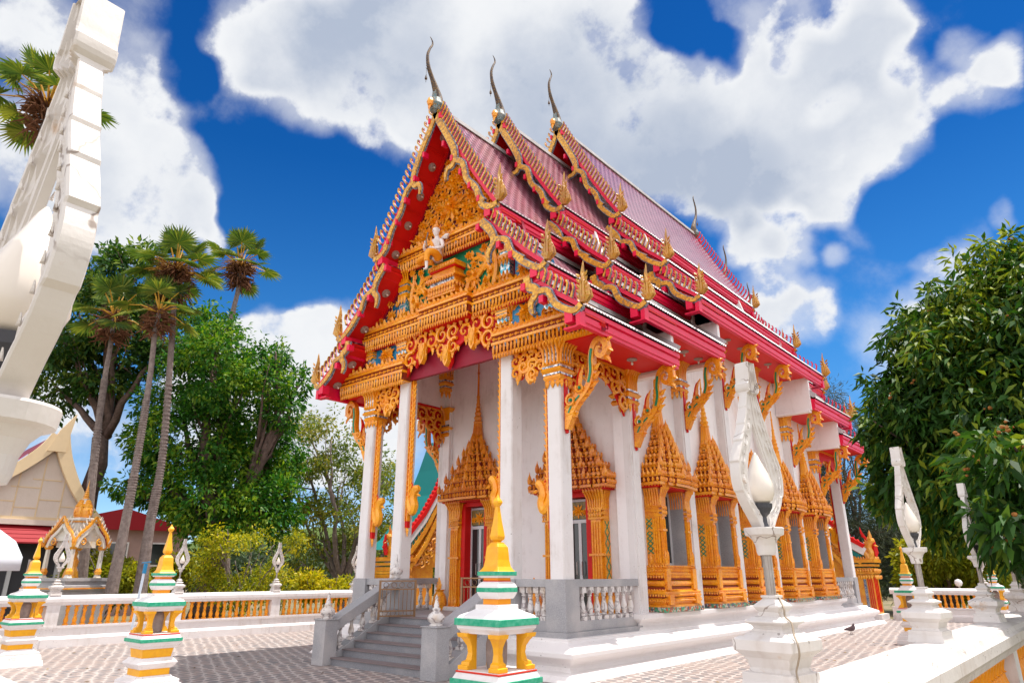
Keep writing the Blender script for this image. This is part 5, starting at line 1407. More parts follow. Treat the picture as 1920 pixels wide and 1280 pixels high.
lp = lamp_proto(); lp.location = (9.77, near_lamps[1], 0); lp.rotation_euler = (0, 0, R(-8))
names = {0: 'big white lotus loop lamp at the left edge, nearest to the camera', 1: 'white lotus loop lamp with a cable down its pedestal, in front of the windows', 2: 'white lotus loop lamp on the right coping, in front of the big leafy tree',
         3: 'white lotus loop lamp half hidden by the drooping leaves of the tree', 4: 'lotus loop lamp almost hidden behind leaves at the right edge', 5: 'hidden lotus loop lamp second behind the drooping leaves', 6: 'hidden lotus loop lamp third behind the drooping leaves', 7: 'last lotus loop lamp of the right coping, far behind leaves'}
G1 = 'lotus loop lamps on the right coping'
tag(lp, names[1], 'lamp', G1)
for i, y in enumerate(near_lamps):
    if i == 1 or i > 4: continue
    c = copy_tree(lp, None, (9.77 if i else 9.715, y if i else -10.31, 0 if i else .045), PI/2+R(2) if i == 0 else R(-7)); tag(c, names[i], 'lamp', G1)
fl = ['', '', 'small lotus loop lamp on the left wall in front of the gold shrine', 'small lotus loop lamp beside the thick rooted trunk on the left wall', 'small lotus loop lamp in front of the yellow bush on the left wall', 'small lotus loop lamp on the left wall beside the outer temple column']
for i, y in enumerate(left_lamps):
    if i < 2: continue
    c = copy_tree(lp, None, (-9.75, y, 0), 0); tag(c, fl[i], 'lamp', 'small lamps on the left court wall')
for x, l in ((6.8, 'small lotus loop lamp on the far wall in front of the golden green tree'), (9.0, 'small lotus loop lamp on the far wall at the right edge of the picture')):
    c = copy_tree(lp, None, (x, 22, 0), PI/2); tag(c, l, 'lamp', 'small lamps on the far court wall')
cb = MB(); yb = near_lamps[1]
cb.tube(bez([(9.79, yb+.02, 1.62), (9.835, yb-.045, 1.565), (9.84, yb-.055, 1.53), (9.87, yb-.07, 1.505), (9.885, yb-.10, 1.46), (9.91, yb-.142, 1.43), (9.912, yb-.142, 1.39), (9.89, yb-.11, 1.35), (9.875, yb-.10, 1.31), (9.90, yb-.125, 1.26), (9.93, yb-.14, 1.215)], 5), .0045, 6)
tag(cb.build('cable', 'cable'), 'thin brown cable running down the pedestal of the near white lamp', 'cable')

# ------------------------------------------------------------------ boundary stone shrines
def sema_proto():
    o = empty('boundary_shrine')
    def st(name, prof, mt, bev=.004):
        m = MB(); m.stack(0, 0, prof); return m.build(name, mt, o, bevel=bev)
    st('plinth', [(0, .41), (.10, .39), (.105, .37), (.20, .355), (.205, .33), (.25, .33), (.29, .25), (.315, .23)], 'white_paint')
    st('lower_band', [(.31, .215), (.41, .215)], 'yellow_paint'); st('lower_cornice', [(.405, .225), (.43, .25), (.475, .285), (.49, .285), (.52, .25), (.555, .225)], 'white_paint')
    st('middle_band', [(.55, .205), (.68, .225)], 'yellow_paint')
    st('upper_cornice', [(.675, .235), (.70, .25), (.72, .27), (.765, .295), (.77, .295)], 'white_paint')
    st('green_edge', [(.768, .305), (.815, .305)], 'green_paint'); st('shelf', [(.813, .29), (.865, .262)], 'white_paint'); st('red_line', [(.864, .268), (.878, .268)], 'red_line'); st('shelf_top', [(.877, .255), (.885, .25)], 'white_paint')
    lm = None
    for sx, sy in ((1, -1), (1, 1), (-1, 1), (-1, -1)):
        if lm is None:
            m = MB(); P = [(0, .062), (.035, .062), (.04, .052), (.065, .050), (.08, .036), (.14, .030), (.20, .034), (.25, .048), (.27, .056), (.275, .064), (.31, .068)]
            vs = []; fs = []
            for z, h in P:
                x1 = .0+h; k = .035
                cx = -(h-.062)*1.0
                vs += [(-.06, -.06, z), (-.06+2*h, -.06, z), (-.06+2*h, -.06+2*h, z), (-.06, -.06+2*h, z)]
            n = len(P)
            for i in range(n-1):
                for q in range(4): a = i*4+q; b_ = i*4+(q+1) % 4; fs.append((a, b_, b_+4, a+4))
            fs += [(3, 2, 1, 0), tuple((n-1)*4+q for q in range(4))]
            m.add(vs, fs); lm = m.build('leg', 'yellow_paint', o, bevel=.003); lm.location = (.19, -.19, .885); lm.rotation_euler = (0, 0, -PI/2)
        else:
            c = lm.copy(); C.objects.link(c); c.location = (sx*.19, sy*.19, .885); c.rotation_euler = (0, 0, {(1, 1): 0, (-1, 1): PI/2, (-1, -1): PI}[(sx, sy)])
    m = MB(); m.lathe(0, 0, [(.885, .10), (.91, .11), (.95, .115), (1.10, .12), (1.16, .10), (1.185, .06), (1.192, .01)], 14); s_ = m.build('sacred_stone', 'slab_stone', o, smooth=True); s_.scale = (.85, .85, 1)
    st('roof_slab', [(1.19, .235), (1.21, .245), (1.235, .265), (1.265, .27)], 'white_paint'); st('roof_green_edge', [(1.262, .285), (1.322, .285)], 'green_paint')
    st('roof_slope', [(1.32, .27), (1.345, .255), (1.37, .20), (1.39, .165), (1.40, .145), (1.405, .145), (1.44, .145)], 'white_paint')
    st('neck_band', [(1.438, .094), (1.495, .094)], 'orange_paint')
    st('bulge', [(1.49, .11), (1.515, .125), (1.545, .137), (1.60, .137), (1.63, .12), (1.645, .10)], 'white_paint'); st('bulge_green', [(1.55, .140), (1.59, .140)], 'green_paint')
    st('red_neck', [(1.643, .096), (1.655, .096)], 'red_line'); st('orange_neck', [(1.654, .092), (1.68, .092)], 'orange_paint'); st('bell_foot', [(1.678, .112), (1.70, .125)], 'white_paint'); st('bell_green', [(1.698, .136), (1.735, .136)], 'green_paint')
    st('bell', [(1.733, .126), (1.75, .112), (1.78, .095), (1.84, .084), (1.91, .080), (1.96, .074), (1.985, .058), (1.99, .05), (2.0, .05), (2.005, .038)], 'yellow_paint')
    st('spire', [(2.0, .022), (2.015, .03), (2.03, .048), (2.06, .053), (2.09, .049), (2.20, .033), (2.335, .018), (2.345, .014), (2.355, .024), (2.385, .036), (2.40, .034), (2.43, .016), (2.465, .003)], 'yellow_paint')
    return o
sp = sema_proto(); sp.location = (6.42, -5.47, 0)
GS = 'boundary stone shrines around the temple'
tag(sp, 'largest yellow and white boundary shrine with green bands, in front of the stairs', 'shrine', GS)
for (x, y), l in (((-.30, -5.75), 'yellow and white boundary shrine standing alone on the paving left of the stairs'), ((-6.1, -5.93), 'yellow and white boundary shrine at the left edge in front of the gold pavilion'),
                  ((6.5, 10.9), 'yellow spired boundary shrine seen behind the white lamp to the right of the temple'), ((7.35, 20.0), 'far yellow boundary shrine under the leaves at the right edge')):
    c = copy_tree(sp, None, (x, y, 0)); tag(c, l, 'shrine', GS)

# ------------------------------------------------------------------ gold gates of the court
def gate_house():
    o = empty('court_gate'); g = MB(); w = MB(); ti = MB(); pk = MB(); ms = MB()
    for s in (-1, 1):
        x0, x1 = sorted((s*2.2, s*3.1))
        w.box((x0-.15, -.6, 0), (x1+.15, .6, .22)); g.box((x0, -.45, .22), (x1, .45, 1.65)); ms.box((x0+.10, -.47, .30), (x0+.20, .3, 1.55)); ms.box((x1-.36, -.47, .30), (x1-.26, .3, 1.55))
        for k in range(3): pk.box((x1-.20+.07*k, -.48, .3), (x1-.17+.07*k, -.44, 1.6)); pk.box((x1, -.3+.2*k, .3), (x1+.03, -.25+.2*k, 1.6))
        for i, (z, e) in enumerate(((1.65, .03), (1.75, .08), (1.85, .04), (2.05, .10), (2.2, .16))): g.box((x0-e, -.45-e, z), (x1+e, .45+e, z+.09 if i not in (2, 4) else z+.14))
        for z in (1.70, 1.95, 2.3): leaf_row(g, (x0-.05, -.56, z), (x1+.05, -.56, z), FR, U if z > 2.2 else DN, .1, .16, .1, .04); leaf_row(g, (x1+.12, -.5, z), (x1+.12, .5, z), RT, U if z > 2.2 else DN, .1, .16, .1, .04)
        P = [(0, 7.2), (.5, 5.9), (1.0, 4.8), (1.7, 3.75), (2.4, 3.0), (3.0, 2.62)]
        ribbon(w, [(s*x, z) for x, z in P], .30, -.62, -.5); ribbon(pk, [(s*x, z+.22) for x, z in P], .16, -.66, -.46)
        for i in range(26): 
            (x, z), d = prof_eval(P, .2+i*.2); pk.blob((s*(x+.12), -.56, z+.22), .08, 6)
        ribbon(g, [(s*x*.93, z-.42) for x, z in P], .16, -.60, -.45); ribbon(g, [(s*x*.86, z-.85) for x, z in P[1:]], .14, -.58, -.40)
        for i in range(22):
            (x, z), d = prof_eval(P, .4+i*.22)
            g.flame((s*x*.93, -.55, z-.40), (0, 0, 1), FR, .24, .12, .08, .2*s); g.flower((s*x*.86, -.5, z-.85), FR, .13, .06, 7)
        for (a, b_) in zip(P[:-1], P[1:]): ti.add([(s*a[0], -.5, a[1]), (s*a[0], 1.2, a[1]), (s*b_[0], 1.2, b_[1]), (s*b_[0], -.5, b_[1])], [(0, 1, 2, 3)])
        for (a, b_) in zip(P[:-1], P[1:]): ti.add([(s*a[0]*.95, -.56, a[1]-.14), (s*b_[0]*.95, -.56, b_[1]-.14), (s*b_[0]*.93, -.56, b_[1]-.32), (s*a[0]*.93, -.56, a[1]-.32)], [(0, 1, 2, 3)])
        g.box((s*.9, -.35, 0), (s*2.2, .3, 2.0))
        for q in range(20): g.scroll((s*random.uniform(1.0, 2.6), -.40, random.uniform(2.1, 2.9)), FR, .18, .05, .08, 1.3, random.random()*6)
        naga_head(g, pk, (s*2.95, -.5, 2.5), s, 1.3); g.flame((s*3.05, -.5, 2.6), (.15*s, 0, 1), FR, .9, .35, .2, .2*s); pk.flame((s*3.4, -.5, 2.4), (.05*s, 0, 1), FR, .75, .3, .2, -.1)
    g.prism([(-2.4, 2.0), (2.4, 2.0), (1.4, 3.3), (.5, 4.8), (0, 6.2), (-.5, 4.8), (-1.4, 3.3)], -.38, -.2, 'xz')
    for q in range(40):
        z = random.uniform(2.2, 5.2); x = random.uniform(-1, 1)*max(0.1, (5.6-z)*.55); g.scroll((x, -.42, z), FR, .2, .055, .09, 1.3, random.random()*6, random.choice((-1, 1)))
    g.build('gold_carving', 'gold_shrine', o); w.build('white_edging', 'white_paint', o); ti.build('roof_tiles', 'teal_tile', o); pk.build('red_cresting', 'red', o); ms.build('mosaic_strips', 'silver_mosaic', o)
    return o
gt = gate_house(); gt.location = (0, 21.7, 0); tag(gt, 'gold carved gate with a red crested roof at the far end of the court', 'gate', 'carved gates of the court')
c = copy_tree(gt, None, (-9.9, YC, 0), PI/2); tag(c, 'gold carved gate with green roof tiles seen between the porch columns', 'gate', 'carved gates of the court')

# ------------------------------------------------------------------ trees
def unit(a): return a/np.maximum(np.linalg.norm(a, axis=-1, keepdims=True), 1e-9)
def leaves(lobes, n_clump, per, size, aspect=.42, droop=.4, clump_r=.35, shell=.55, up=.5, gap=.0):
    """quads: clumps of leaves spread through ellipsoid lobes ((cx,cy,cz),(rx,ry,rz))"""
    c = np.array([l[0] for l in lobes], float); r = np.array([l[1] for l in lobes], float)
    wt = (r[:, 0]*r[:, 2]); wt = wt/wt.sum(); idx = rng.choice(len(lobes), n_clump, p=wt)
    d = unit(rng.normal(size=(n_clump, 3))); rad = shell+(1.06-shell)*rng.random((n_clump, 1))**.7
    rad *= 1+.16*np.sin(d[:, :1]*7+idx[:, None])*np.cos(d[:, 2:]*6+idx[:, None]*2)
    cc = c[idx]+d*r[idx]*rad
    if gap > 0:
        k = (np.sin(cc[:, 0]*2.1+cc[:, 2]*1.3)+np.sin(cc[:, 1]*1.9-cc[:, 2]*2.3)+np.sin(cc[:, 2]*3.1+cc[:, 0]*.7))/3
        keep = k > (-1+gap*2)*.6; cc = cc[keep]; d = d[keep]
    m = len(cc); cc = np.repeat(cc, per, 0); dd = np.repeat(d, per, 0)
    N = m*per
    ld = unit(rng.normal(size=(N, 3))+dd*.7+np.array([0, 0, -droop*1.5])); base = cc+ld*clump_r*rng.random((N, 1))*.7
    L = size*(.65+.7*rng.random((N, 1)))
    nrm = unit(rng.normal(size=(N, 3))*.7+np.array([0, 0, up])+dd*.4)
    sd_ = unit(np.cross(ld, nrm)); w = L*aspect*.5; nr = np.cross(sd_, ld)
    P = np.stack([base, base+ld*L*.45+sd_*w+nr*L*.06, base+ld*L-nr*L*.10+np.array([0, 0, -.12])*L*droop, base+ld*L*.45-sd_*w+nr*L*.06], 1)
    return P
def px_lobe(u, v, rp, dist, k=1.0, depth=1.0):
    p = at(u, v, dist); r = rp*dist/F_PX*1.02*k
    st = 1/ (1+((u-960)/F_PX)**2)**.5
    return ((p.x, p.y, p.z), (r*st**.5, r*depth*st**.5, r))
def limb(mb, a, b_, r0, r1, wob=.3, n=7):
    a = Vector(a); b_ = Vector(b_); L = (b_-a).length
    off = Vector((random.uniform(-1, 1), random.uniform(-1, 1), random.uniform(-.3, .6)))*wob*L*.3
    pts = [a.lerp(b_, i/n)+off*math.sin(PI*i/n)+Vector((random.uniform(-1, 1), random.uniform(-1, 1), 0))*.02*L for i in range(n+1)]
    mb.tube(pts, [r0+(r1-r0)*i/n for i in range(n+1)], 7); return pts
def tree(name, base, lobes, trunk_r, ncl, per, size, leafm, barkm, label, cat='tree', group=None, fork=.35, extra=None, **kw):
    o = empty(name, base); tag(o, label, cat, group)
    t = MB(); base = Vector(base)
    cen = Vector(np.mean([l[0] for l in lobes], axis=0)); f = base.lerp(Vector((base.x*.6+cen.x*.4, base.y*.6+cen.y*.4, cen.z)), fork)
    limb(t, (0, 0, -.3), f-base, trunk_r, trunk_r*.7, .1)
    for l in lobes:
        p = Vector(l[0])-base; pts = limb(t, f-base, p, trunk_r*.42, trunk_r*.08, .35)
        for q in range(3):
            s_ = pts[random.randint(3, 6)]; limb(t, s_, p+Vector([random.uniform(-1, 1)*l[1][i]*.8 for i in range(3)]), trunk_r*.13, .012, .3, 5)
    if extra: extra(t)
    t.build('trunk', barkm, o, smooth=True)
    P = leaves(lobes, ncl, per, size, **kw)-np.array(base)
    quads_obj('crown', leafm, P, o)
    return o

# big mango-like tree leaning in from the right
D = 14.5
lob = [px_lobe(1770, 650, 95, D), px_lobe(1735, 770, 100, D), px_lobe(1840, 640, 110, D+.5), px_lobe(1900, 545, 85, D+.5), px_lobe(1950, 520, 75, D+.5), px_lobe(1880, 740, 150, D), px_lobe(1800, 860, 125, D),
       px_lobe(1930, 860, 140, D-.5), px_lobe(1700, 880, 62, D+.6), px_lobe(1672, 800, 42, D+.3), px_lobe(1990, 700, 200, D+1), px_lobe(1880, 930, 75, D-1), px_lobe(1790, 950, 55, D), px_lobe(1668, 925, 34, D+.8), px_lobe(1900, 985, 50, D-5.2), px_lobe(1880, 920, 62, D-4.6), px_lobe(1915, 870, 60, D-4.8), px_lobe(1860, 850, 50, D-4), px_lobe(2450, 620, 270, 10), px_lobe(2000, 660, 130, D), px_lobe(1940, 560, 80, D),
       px_lobe(2020, 900, 150, D), px_lobe(2060, 650, 150, D+1)]
tb = at(2030, 1000, D+.6); tree('broadleaf_tree', (tb.x, tb.y, -.25), lob, .30, 11000, 7, .215, 'leaf_mango', 'bark_dark', 'big dark green broadleaf tree hanging over the wall at the right edge', fork=.35, aspect=.30, droop=.8, clump_r=.22, shell=.4, up=.9, gap=.0)
fb = MB()
for i in range(150):
    l = lob[random.randrange(len(lob))]; d = Vector((random.gauss(0, 1), random.gauss(0, 1), random.gauss(0, 1))).normalized()
    p = Vector(l[0])+Vector([d[k]*l[1][k]*1.0 for k in range(3)])
    for q in range(3): fb.blob((p.x+random.uniform(-.06, .06), p.y+random.uniform(-.06, .06), p.z+random.uniform(-.05, .05)), random.uniform(.018, .035), 5, .8)
fb.T = None
bt = [o for o in bpy.data.objects if o.name == 'broadleaf_tree'][0]
fo = fb.build('flower_clusters', 'flower_orange', bt); fo.location = -Vector(bt.location)

# banyan-like dark tree on the left with many limbs, and its neighbours
def roots(base, n, r, h, spread):
    def f(t):
        for i in range(n):
            a = 2*PI*i/n; t.tube([(math.cos(a)*spread*1.5, math.sin(a)*spread*1.5, -.3), (math.cos(a)*spread*.8, math.sin(a)*spread*.8, h*.35), (math.cos(a+.4)*spread*.6, math.sin(a+.4)*spread*.6, h)], [r*1.3, r, r*.5], 6)
    return f
D = 33
lob = [px_lobe(*q, D+random.uniform(-2, 2)) for q in ((195, 545, 70), (250, 520, 62), (150, 590, 55), (290, 590, 60), (340, 640, 62), (220, 660, 62), (120, 640, 42), (100, 720, 50), (180, 690, 45))]
b0 = at(150, 1110, D); tree('shade_tree', (b0.x, b0.y, -.25), lob, .45, 2800, 9, .27, 'leaf_dark', 'bark_dark', 'tall dark shade tree with open limbs behind the palms', fork=.62, clump_r=.5, shell=.5, gap=.32)
D = 30
lob = [px_lobe(*q, D+random.uniform(-1.5, 1.5)) for q in ((330, 760, 62), (400, 690, 75), (465, 700, 62), (505, 720, 40), (440, 790, 88), (370, 850, 92), (300, 900, 42), (455, 890, 80), (520, 860, 46), (390, 940, 62), (285, 820, 40), (525, 940, 44), (560, 715, 22), (515, 660, 26), (240, 900, 26), (480, 960, 60), (400, 620, 45), (530, 770, 34))]
b0 = at(392, 1110, D); tree('banyan_tree', (b0.x, b0.y, -.25), lob, .62, 6200, 9, .21, 'leaf_green', 'bark_dark', 'broad bright green banyan with a thick rooted trunk behind the wall', fork=.42, clump_r=.42, shell=.55, extra=roots(b0, 7, .17, 2.6, .5), gap=.22)
D = 36
lob = [px_lobe(*q, D+random.uniform(-2, 2)) for q in ((570, 860, 52), (620, 820, 52), (560, 930, 60), (640, 900, 62), (690, 870, 46), (600, 990, 60), (690, 960, 62), (730, 900, 42), (560, 1050, 40), (660, 1040, 52), (730, 1010, 46), (560, 790, 34), (790, 950, 50), (790, 1040, 40))]
b0 = at(640, 1110, D); tree('sparse_tree', (b0.x, b0.y, -.25), lob, .32, 5200, 6, .20, 'leaf_olive', 'bark_grey', 'thin olive tree with bare twisting branches behind the outer temple column', fork=.25, clump_r=.5, shell=.3, gap=.42)
def bush(u, v, specs, D, leafm, label, cat='bush', n=1500, size=.16, g=None):
    lob = [px_lobe(*q, D+random.uniform(-.6, .6)) for q in specs]; b0 = at(u, 1110, D)
    return tree('flowering_bush', (b0.x, b0.y, -.25), lob, .07, n, 7, size, leafm, 'bark_grey', label, cat, g, fork=.2, clump_r=.28, shell=.25, gap=.34)
bush(455, 1090, ((420, 1050, 42), (470, 1040, 45), (400, 1010, 22), (520, 1030, 28), (555, 1015, 18), (450, 1090, 45), (510, 1085, 36), (385, 1075, 22)), 26, 'leaf_yellow', 'bright yellow bush behind the wall in front of the banyan trunk', n=1700, size=.115)
bush(600, 1090, ((580, 1095, 22), (620, 1095, 22), (650, 1100, 16)), 27, 'leaf_yellow', 'small yellow bush low behind the wall, left of the outer temple column', n=700)
bush(200, 1090, ((175, 1040, 30), (215, 1060, 34), (160, 1085, 34), (240, 1090, 30), (150, 990, 20)), 27, 'leaf_lime', 'yellow green bush between the gold shrine and the palm trunks', n=1500)
bush(330, 1090, ((330, 1080, 26), (300, 1095, 24), (355, 1060, 18)), 27, 'leaf_lime', 'low green bush between the palm trunk and the banyan', n=800)
# right background
D = 40
lob = [px_lobe(*q, D+random.uniform(-2, 2)) for q in ((1720, 1050, 30), (1760, 1020, 34), (1800, 1020, 36), (1840, 1050, 34), (1780, 1070, 36), (1730, 1085, 28), (1850, 1090, 30), (1700, 1080, 14))]
b0 = at(1780, 1110, D); tree('golden_tree', (b0.x, b0.y, -.25), lob, .25, 2600, 8, .24, 'leaf_lime', 'bark_dark', 'rounded golden green tree behind the far wall', fork=.3, clump_r=.45, shell=.6)
def pine(u, vtop, vbot, wpx, D, label, n=2600, leafm='leaf_pine'):
    b0 = at(u, 1110, D); top = at(u, vtop, D).z; lob = []
    k = 9; zb = at(u, vbot, D).z
    for i in range(k):
        t = i/(k-1); z = zb+(top-zb)*t; r = wpx*D/F_PX*(1-.75*t)*random.uniform(.8, 1.1)
        lob.append(((b0.x+random.uniform(-.5, .5)*r, b0.y+random.uniform(-.5, .5)*r, z), (r, r, (top-zb)/k*.9)))
    tree('casuarina_tree', (b0.x, b0.y, -.25), lob, .25, n, 7, .34, leafm, 'bark_dark', label, 'tree', 'dark casuarinas beyond the far wall', fork=.4, aspect=.10, clump_r=.7, shell=.2, droop=.1, up=.2, gap=.25)
pine(1625, 740, 1080, 62, 44, 'pale feathery casuarina just right of the rear temple eave', 2200)
pine(1690, 800, 1090, 75, 46, 'dark casuarina behind the second white lamp', 3600)
pine(1770, 860, 1090, 80, 48, 'dark casuarina behind the golden green tree', 3000)
pine(1870, 900, 1090, 80, 48, 'dark casuarina behind the leaves at the right edge', 2600)
pine(1585, 860, 1090, 50, 42, 'dark casuarina beside the far gold gate', 2400)
# far woods closing the view (one mass)
fw_ = []
for i in range(150):
    az_ = R(-112+i*.9); dist = 70+random.uniform(0, 18); h = random.uniform(3, 6.5)
    x = CX+dist*math.sin(az_); y = CY+dist*math.cos(az_); fw_.append(((x, y, h*.4), (3.4, 3.4, h*.65)))
P = leaves(fw_, 9000, 6, .85, clump_r=1.0, shell=.7)
o = quads_obj('far_woods', 'hill_green', P); tag(o, kind='stuff', label='distant green wood closing the view beyond the court walls', cat='woods')
hb = MB(); nseg = 80
for i in range(nseg+1):
    az_ = R(-120+i*160/nseg); hgt = 9+5*math.sin(i*.23)+4*math.sin(i*.61+1)+ (6 if 15 < i < 30 else 0)
    for (dd, z) in ((190, -.3), (240, hgt*.8), (300, hgt*1.2)): hb.v.append((CX+dd*math.sin(az_), CY+dd*math.cos(az_), z))
hb.f = [(3*i+k, 3*i+k+1, 3*i+k+4, 3*i+k+3) for i in range(nseg) for k in range(2)]
tag(hb.build('hills', 'grass_far', smooth=True), kind='structure')

# ------------------------------------------------------------------ fan palms
def fan_palm(crown_uv, pts_uv, D, label, k=1.0, nl=20, skirt=1.0, r0=.24, fruit=True):
    top = at(*crown_uv, D); pts = [at(u, v, D) for u, v in pts_uv]; base = Vector(pts[-1])
    o = empty('fan_palm', base); tag(o, label, 'palm tree', 'fan palms on the left')
    t = MB(); P = bez([top-base]+[p-base for p in pts], 10)[::-1]; n = len(P)
    t.tube(P, [r0*(1.55-.75*min(1, i/(n*.35))) if i < n*.35 else r0*(.80-.22*(i-n*.35)/(n*.65)) for i in range(n)], 12)
    for i in range(0, n-1):
        for j in range(3):
            p = P[i].lerp(P[i+1], j/3); rr = r0*(.60 if i > n*.5 else .85 if i > n*.3 else 1.0); t.lathe(p.x, p.y, [(p.z, rr*1.10), (p.z+.035, rr*1.13), (p.z+.05, rr*1.06)], 10)
    t.build('trunk', 'bark_grey', o)
    c = top-base
    s_ = MB()
    for i in range(int(170*skirt)):
        a = random.random()*2*PI; z = random.uniform(-.95, .35)*k; r = (.30+.22*math.sin((z/k+.95)/1.3*PI))*k
        p = c+Vector((math.cos(a)*r*.4, math.sin(a)*r*.4, z)); d = Vector((math.cos(a), math.sin(a), random.uniform(-.9, .6)))
        s_.tube([p, p+d*r*random.uniform(.5, 1.1), p+d*r*1.2+Vector((random.uniform(-.2, .2), random.uniform(-.2, .2), random.uniform(-.35, .1)))*k], [.045*k, .035*k, .006], 4)
    s_.build('fibre_skirt', 'fibre', o)
    if fruit:
        s_ = MB()
        for i in range(int(90*skirt)):
            a = random.random()*2*PI; p = c+Vector((math.cos(a)*.15, math.sin(a)*.15, random.uniform(.0, .45)*k)); d = Vector((math.cos(a), math.sin(a), random.uniform(-.1, .5)))*k*random.uniform(.5, .9)
            s_.tube([p, p+d*.7, p+d+Vector((random.uniform(-.25, .25), random.uniform(-.25, .25), -.25))*k], [.02*k, .015*k, .006], 4)
        s_.build('flower_stalks', 'dead_frond', o)
    pe = MB(); Q = []
    for i in range(nl):
        a = i*2.399+random.uniform(-.2, .2); el = R(80-105*(i/nl)**.9+random.uniform(-8, 8)); Lp = (1.15+.25*random.random())*k
        d = Vector((math.cos(a)*math.cos(el), math.sin(a)*math.cos(el), math.sin(el)))
        p0 = c+Vector((0, 0, .15*k)); p1 = p0+d*Lp*.6+Vector((0, 0, .05)); p2 = p0+d*Lp+Vector((0, 0, -.10 if el < .5 else 0))*k
        pe.tube([p0, p1, p2], [.045*k, .03*k, .018*k], 5)
        fd = (p2-p1).normalized(); side = fd.cross(U); side = side.normalized() if side.length > .1 else Vector((math.sin(a), -math.cos(a), 0)); nn = side.cross(fd)
        # fan of folded blades
        nb = 30; Rf = random.uniform(.78, .98)*k
        for j in range(nb):
            th = R(-128+256*j/(nb-1)); thw = R(256/(nb-1))*.62
            def bp_(ang, rr, lift): 
                dr = fd*math.cos(ang)+side*math.sin(ang); return p2+dr*rr+nn*lift*rr*.25*abs(math.cos(ang*.5))+Vector((0, 0, -.16))*rr*rr/Rf*(.5+.5*abs(math.sin(ang)))
            rl_ = Rf*(1-.22*abs(th/2.2)**2)*random.uniform(.9, 1.05); fold = .03*k*(1 if j % 2 else -1)
            Q.append([p2, bp_(th-thw, rl_*.55, .3)+nn*fold, bp_(th+random.uniform(-.03, .03), rl_, .0), bp_(th+thw, rl_*.55, .3)-nn*fold])
    pe.build('petioles', 'petiole', o)
    quads_obj('fan_leaves', 'leaf_palm', np.array([[tuple(q) for q in x] for x in Q]), o)
    return o
fan_palm((88, 205), ((72, 280), (35, 420), (-40, 700), (-110, 1110)), 24.0, 'fan palm rising behind the big white lamp at the left edge', .95, 18, .8, .15)
fan_palm((328, 515), ((326, 570), (322, 640), (305, 850), (280, 990), (262, 1112)), 24.5, 'tallest fan palm with a thick orange brown skirt, in front of the banyan', .84, 18, 1.5, .13)
fan_palm((450, 505), ((446, 545), (436, 590), (428, 660), (420, 1110)), 34, 'fan palm rising out of the banyan crown against the sky', .98, 16, 1.1, .16)
fan_palm((213, 600), ((207, 650), (195, 720), (178, 850), (150, 1110)), 26, 'leaning fan palm with a slim trunk left of the tallest palm', .80, 14, .7, .115, False)
fan_palm((298, 590), ((291, 620), (282, 700), (262, 830), (235, 980), (208, 1112)), 24, 'lower fan palm leaning just left of the tallest palm', .72, 12, .7, .12, False)

# ------------------------------------------------------------------ buildings and shrine at the left
def face_cam(u, D):
    p = at(u, 1078, D); a = math.atan2(p.x-CX, p.y-CY); return p, -a
p, rz = face_cam(70, 30)
o = empty('thai_pavilion', (p.x, p.y, -.25), rz+R(12)); tag(o, 'cream pavilion with a red tiled roof and curved gable behind the tent', 'building')
def lm(z): return z+.25
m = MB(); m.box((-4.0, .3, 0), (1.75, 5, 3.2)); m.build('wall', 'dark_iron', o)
m = MB()
for x in (-3.6, -2.2, -.8, .6, 1.7): m.box((x-.06, .2, 0), (x+.06, .3, 3.2))
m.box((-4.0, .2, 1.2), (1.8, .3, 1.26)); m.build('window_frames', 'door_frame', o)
m = MB(); m.box((-3.4, -.25, 3.62), (1.35, .0, 3.80)); m.prism([(-3.2, 3.8), (1.15, 3.8), (.55, 4.7), (.0, 5.6), (-.30, 6.5), (-1.1, 5.6), (-2.2, 4.7)], -.15, .0, 'xz'); m.build('gable_wall', 'gable_cream', o)
m = MB()
for x, z0, z1 in ((-1.9, 3.8, 4.85), (-1.2, 3.8, 5.4), (-.5, 3.8, 6.0), (.2, 3.8, 5.3)): m.box((x-.022, -.165, z0), (x+.022, -.15, z1))
for z, a, b_ in ((4.4, -2.4, -1.2), (4.2, -1.2, -.5), (4.9, -1.4, -.5), (4.5, -.5, .2), (5.2, -.8, .1), (4.3, .2, .8)): m.box((a, -.165, z-.02), (b_, -.15, z+.02))
m.box((-3.2, -.22, 3.75), (1.2, -.14, 3.9))
ribbon(m, bez([(-.35, 6.75), (-.75, 6.15), (-1.6, 5.3), (-2.6, 4.6), (-3.9, 3.95)], 6), [.5, .42, .36, .32, .3], -.45, -.25); ribbon(m, bez([(-.25, 6.75), (.0, 6.0), (.45, 5.1), (.95, 4.4), (1.45, 3.85)], 6), [.5, .42, .36, .32, .3], -.45, -.25)
m.prism([(-.65, 6.2), (-.05, 6.2), (-.02, 6.9), (.06, 7.65), (-.35, 7.0)], -.48, -.30, 'xz'); m.build('bargeboard', 'cream', o)
m = MB()
for (a, b_) in (((-.30, 6.95), (-1.7, 5.45)), ((-1.7, 5.45), (-4.1, 4.1))): m.add([(a[0], -.25, a[1]), (a[0], 5, a[1]), (b_[0], 5, b_[1]), (b_[0], -.25, b_[1])], [(0, 1, 2, 3)])
for (a, b_) in (((-.30, 6.95), (.45, 5.3)), ((.45, 5.3), (1.6, 3.95))): m.add([(a[0], -.25, a[1]), (a[0], 5, a[1]), (b_[0], 5, b_[1]), (b_[0], -.25, b_[1])], [(0, 1, 2, 3)])
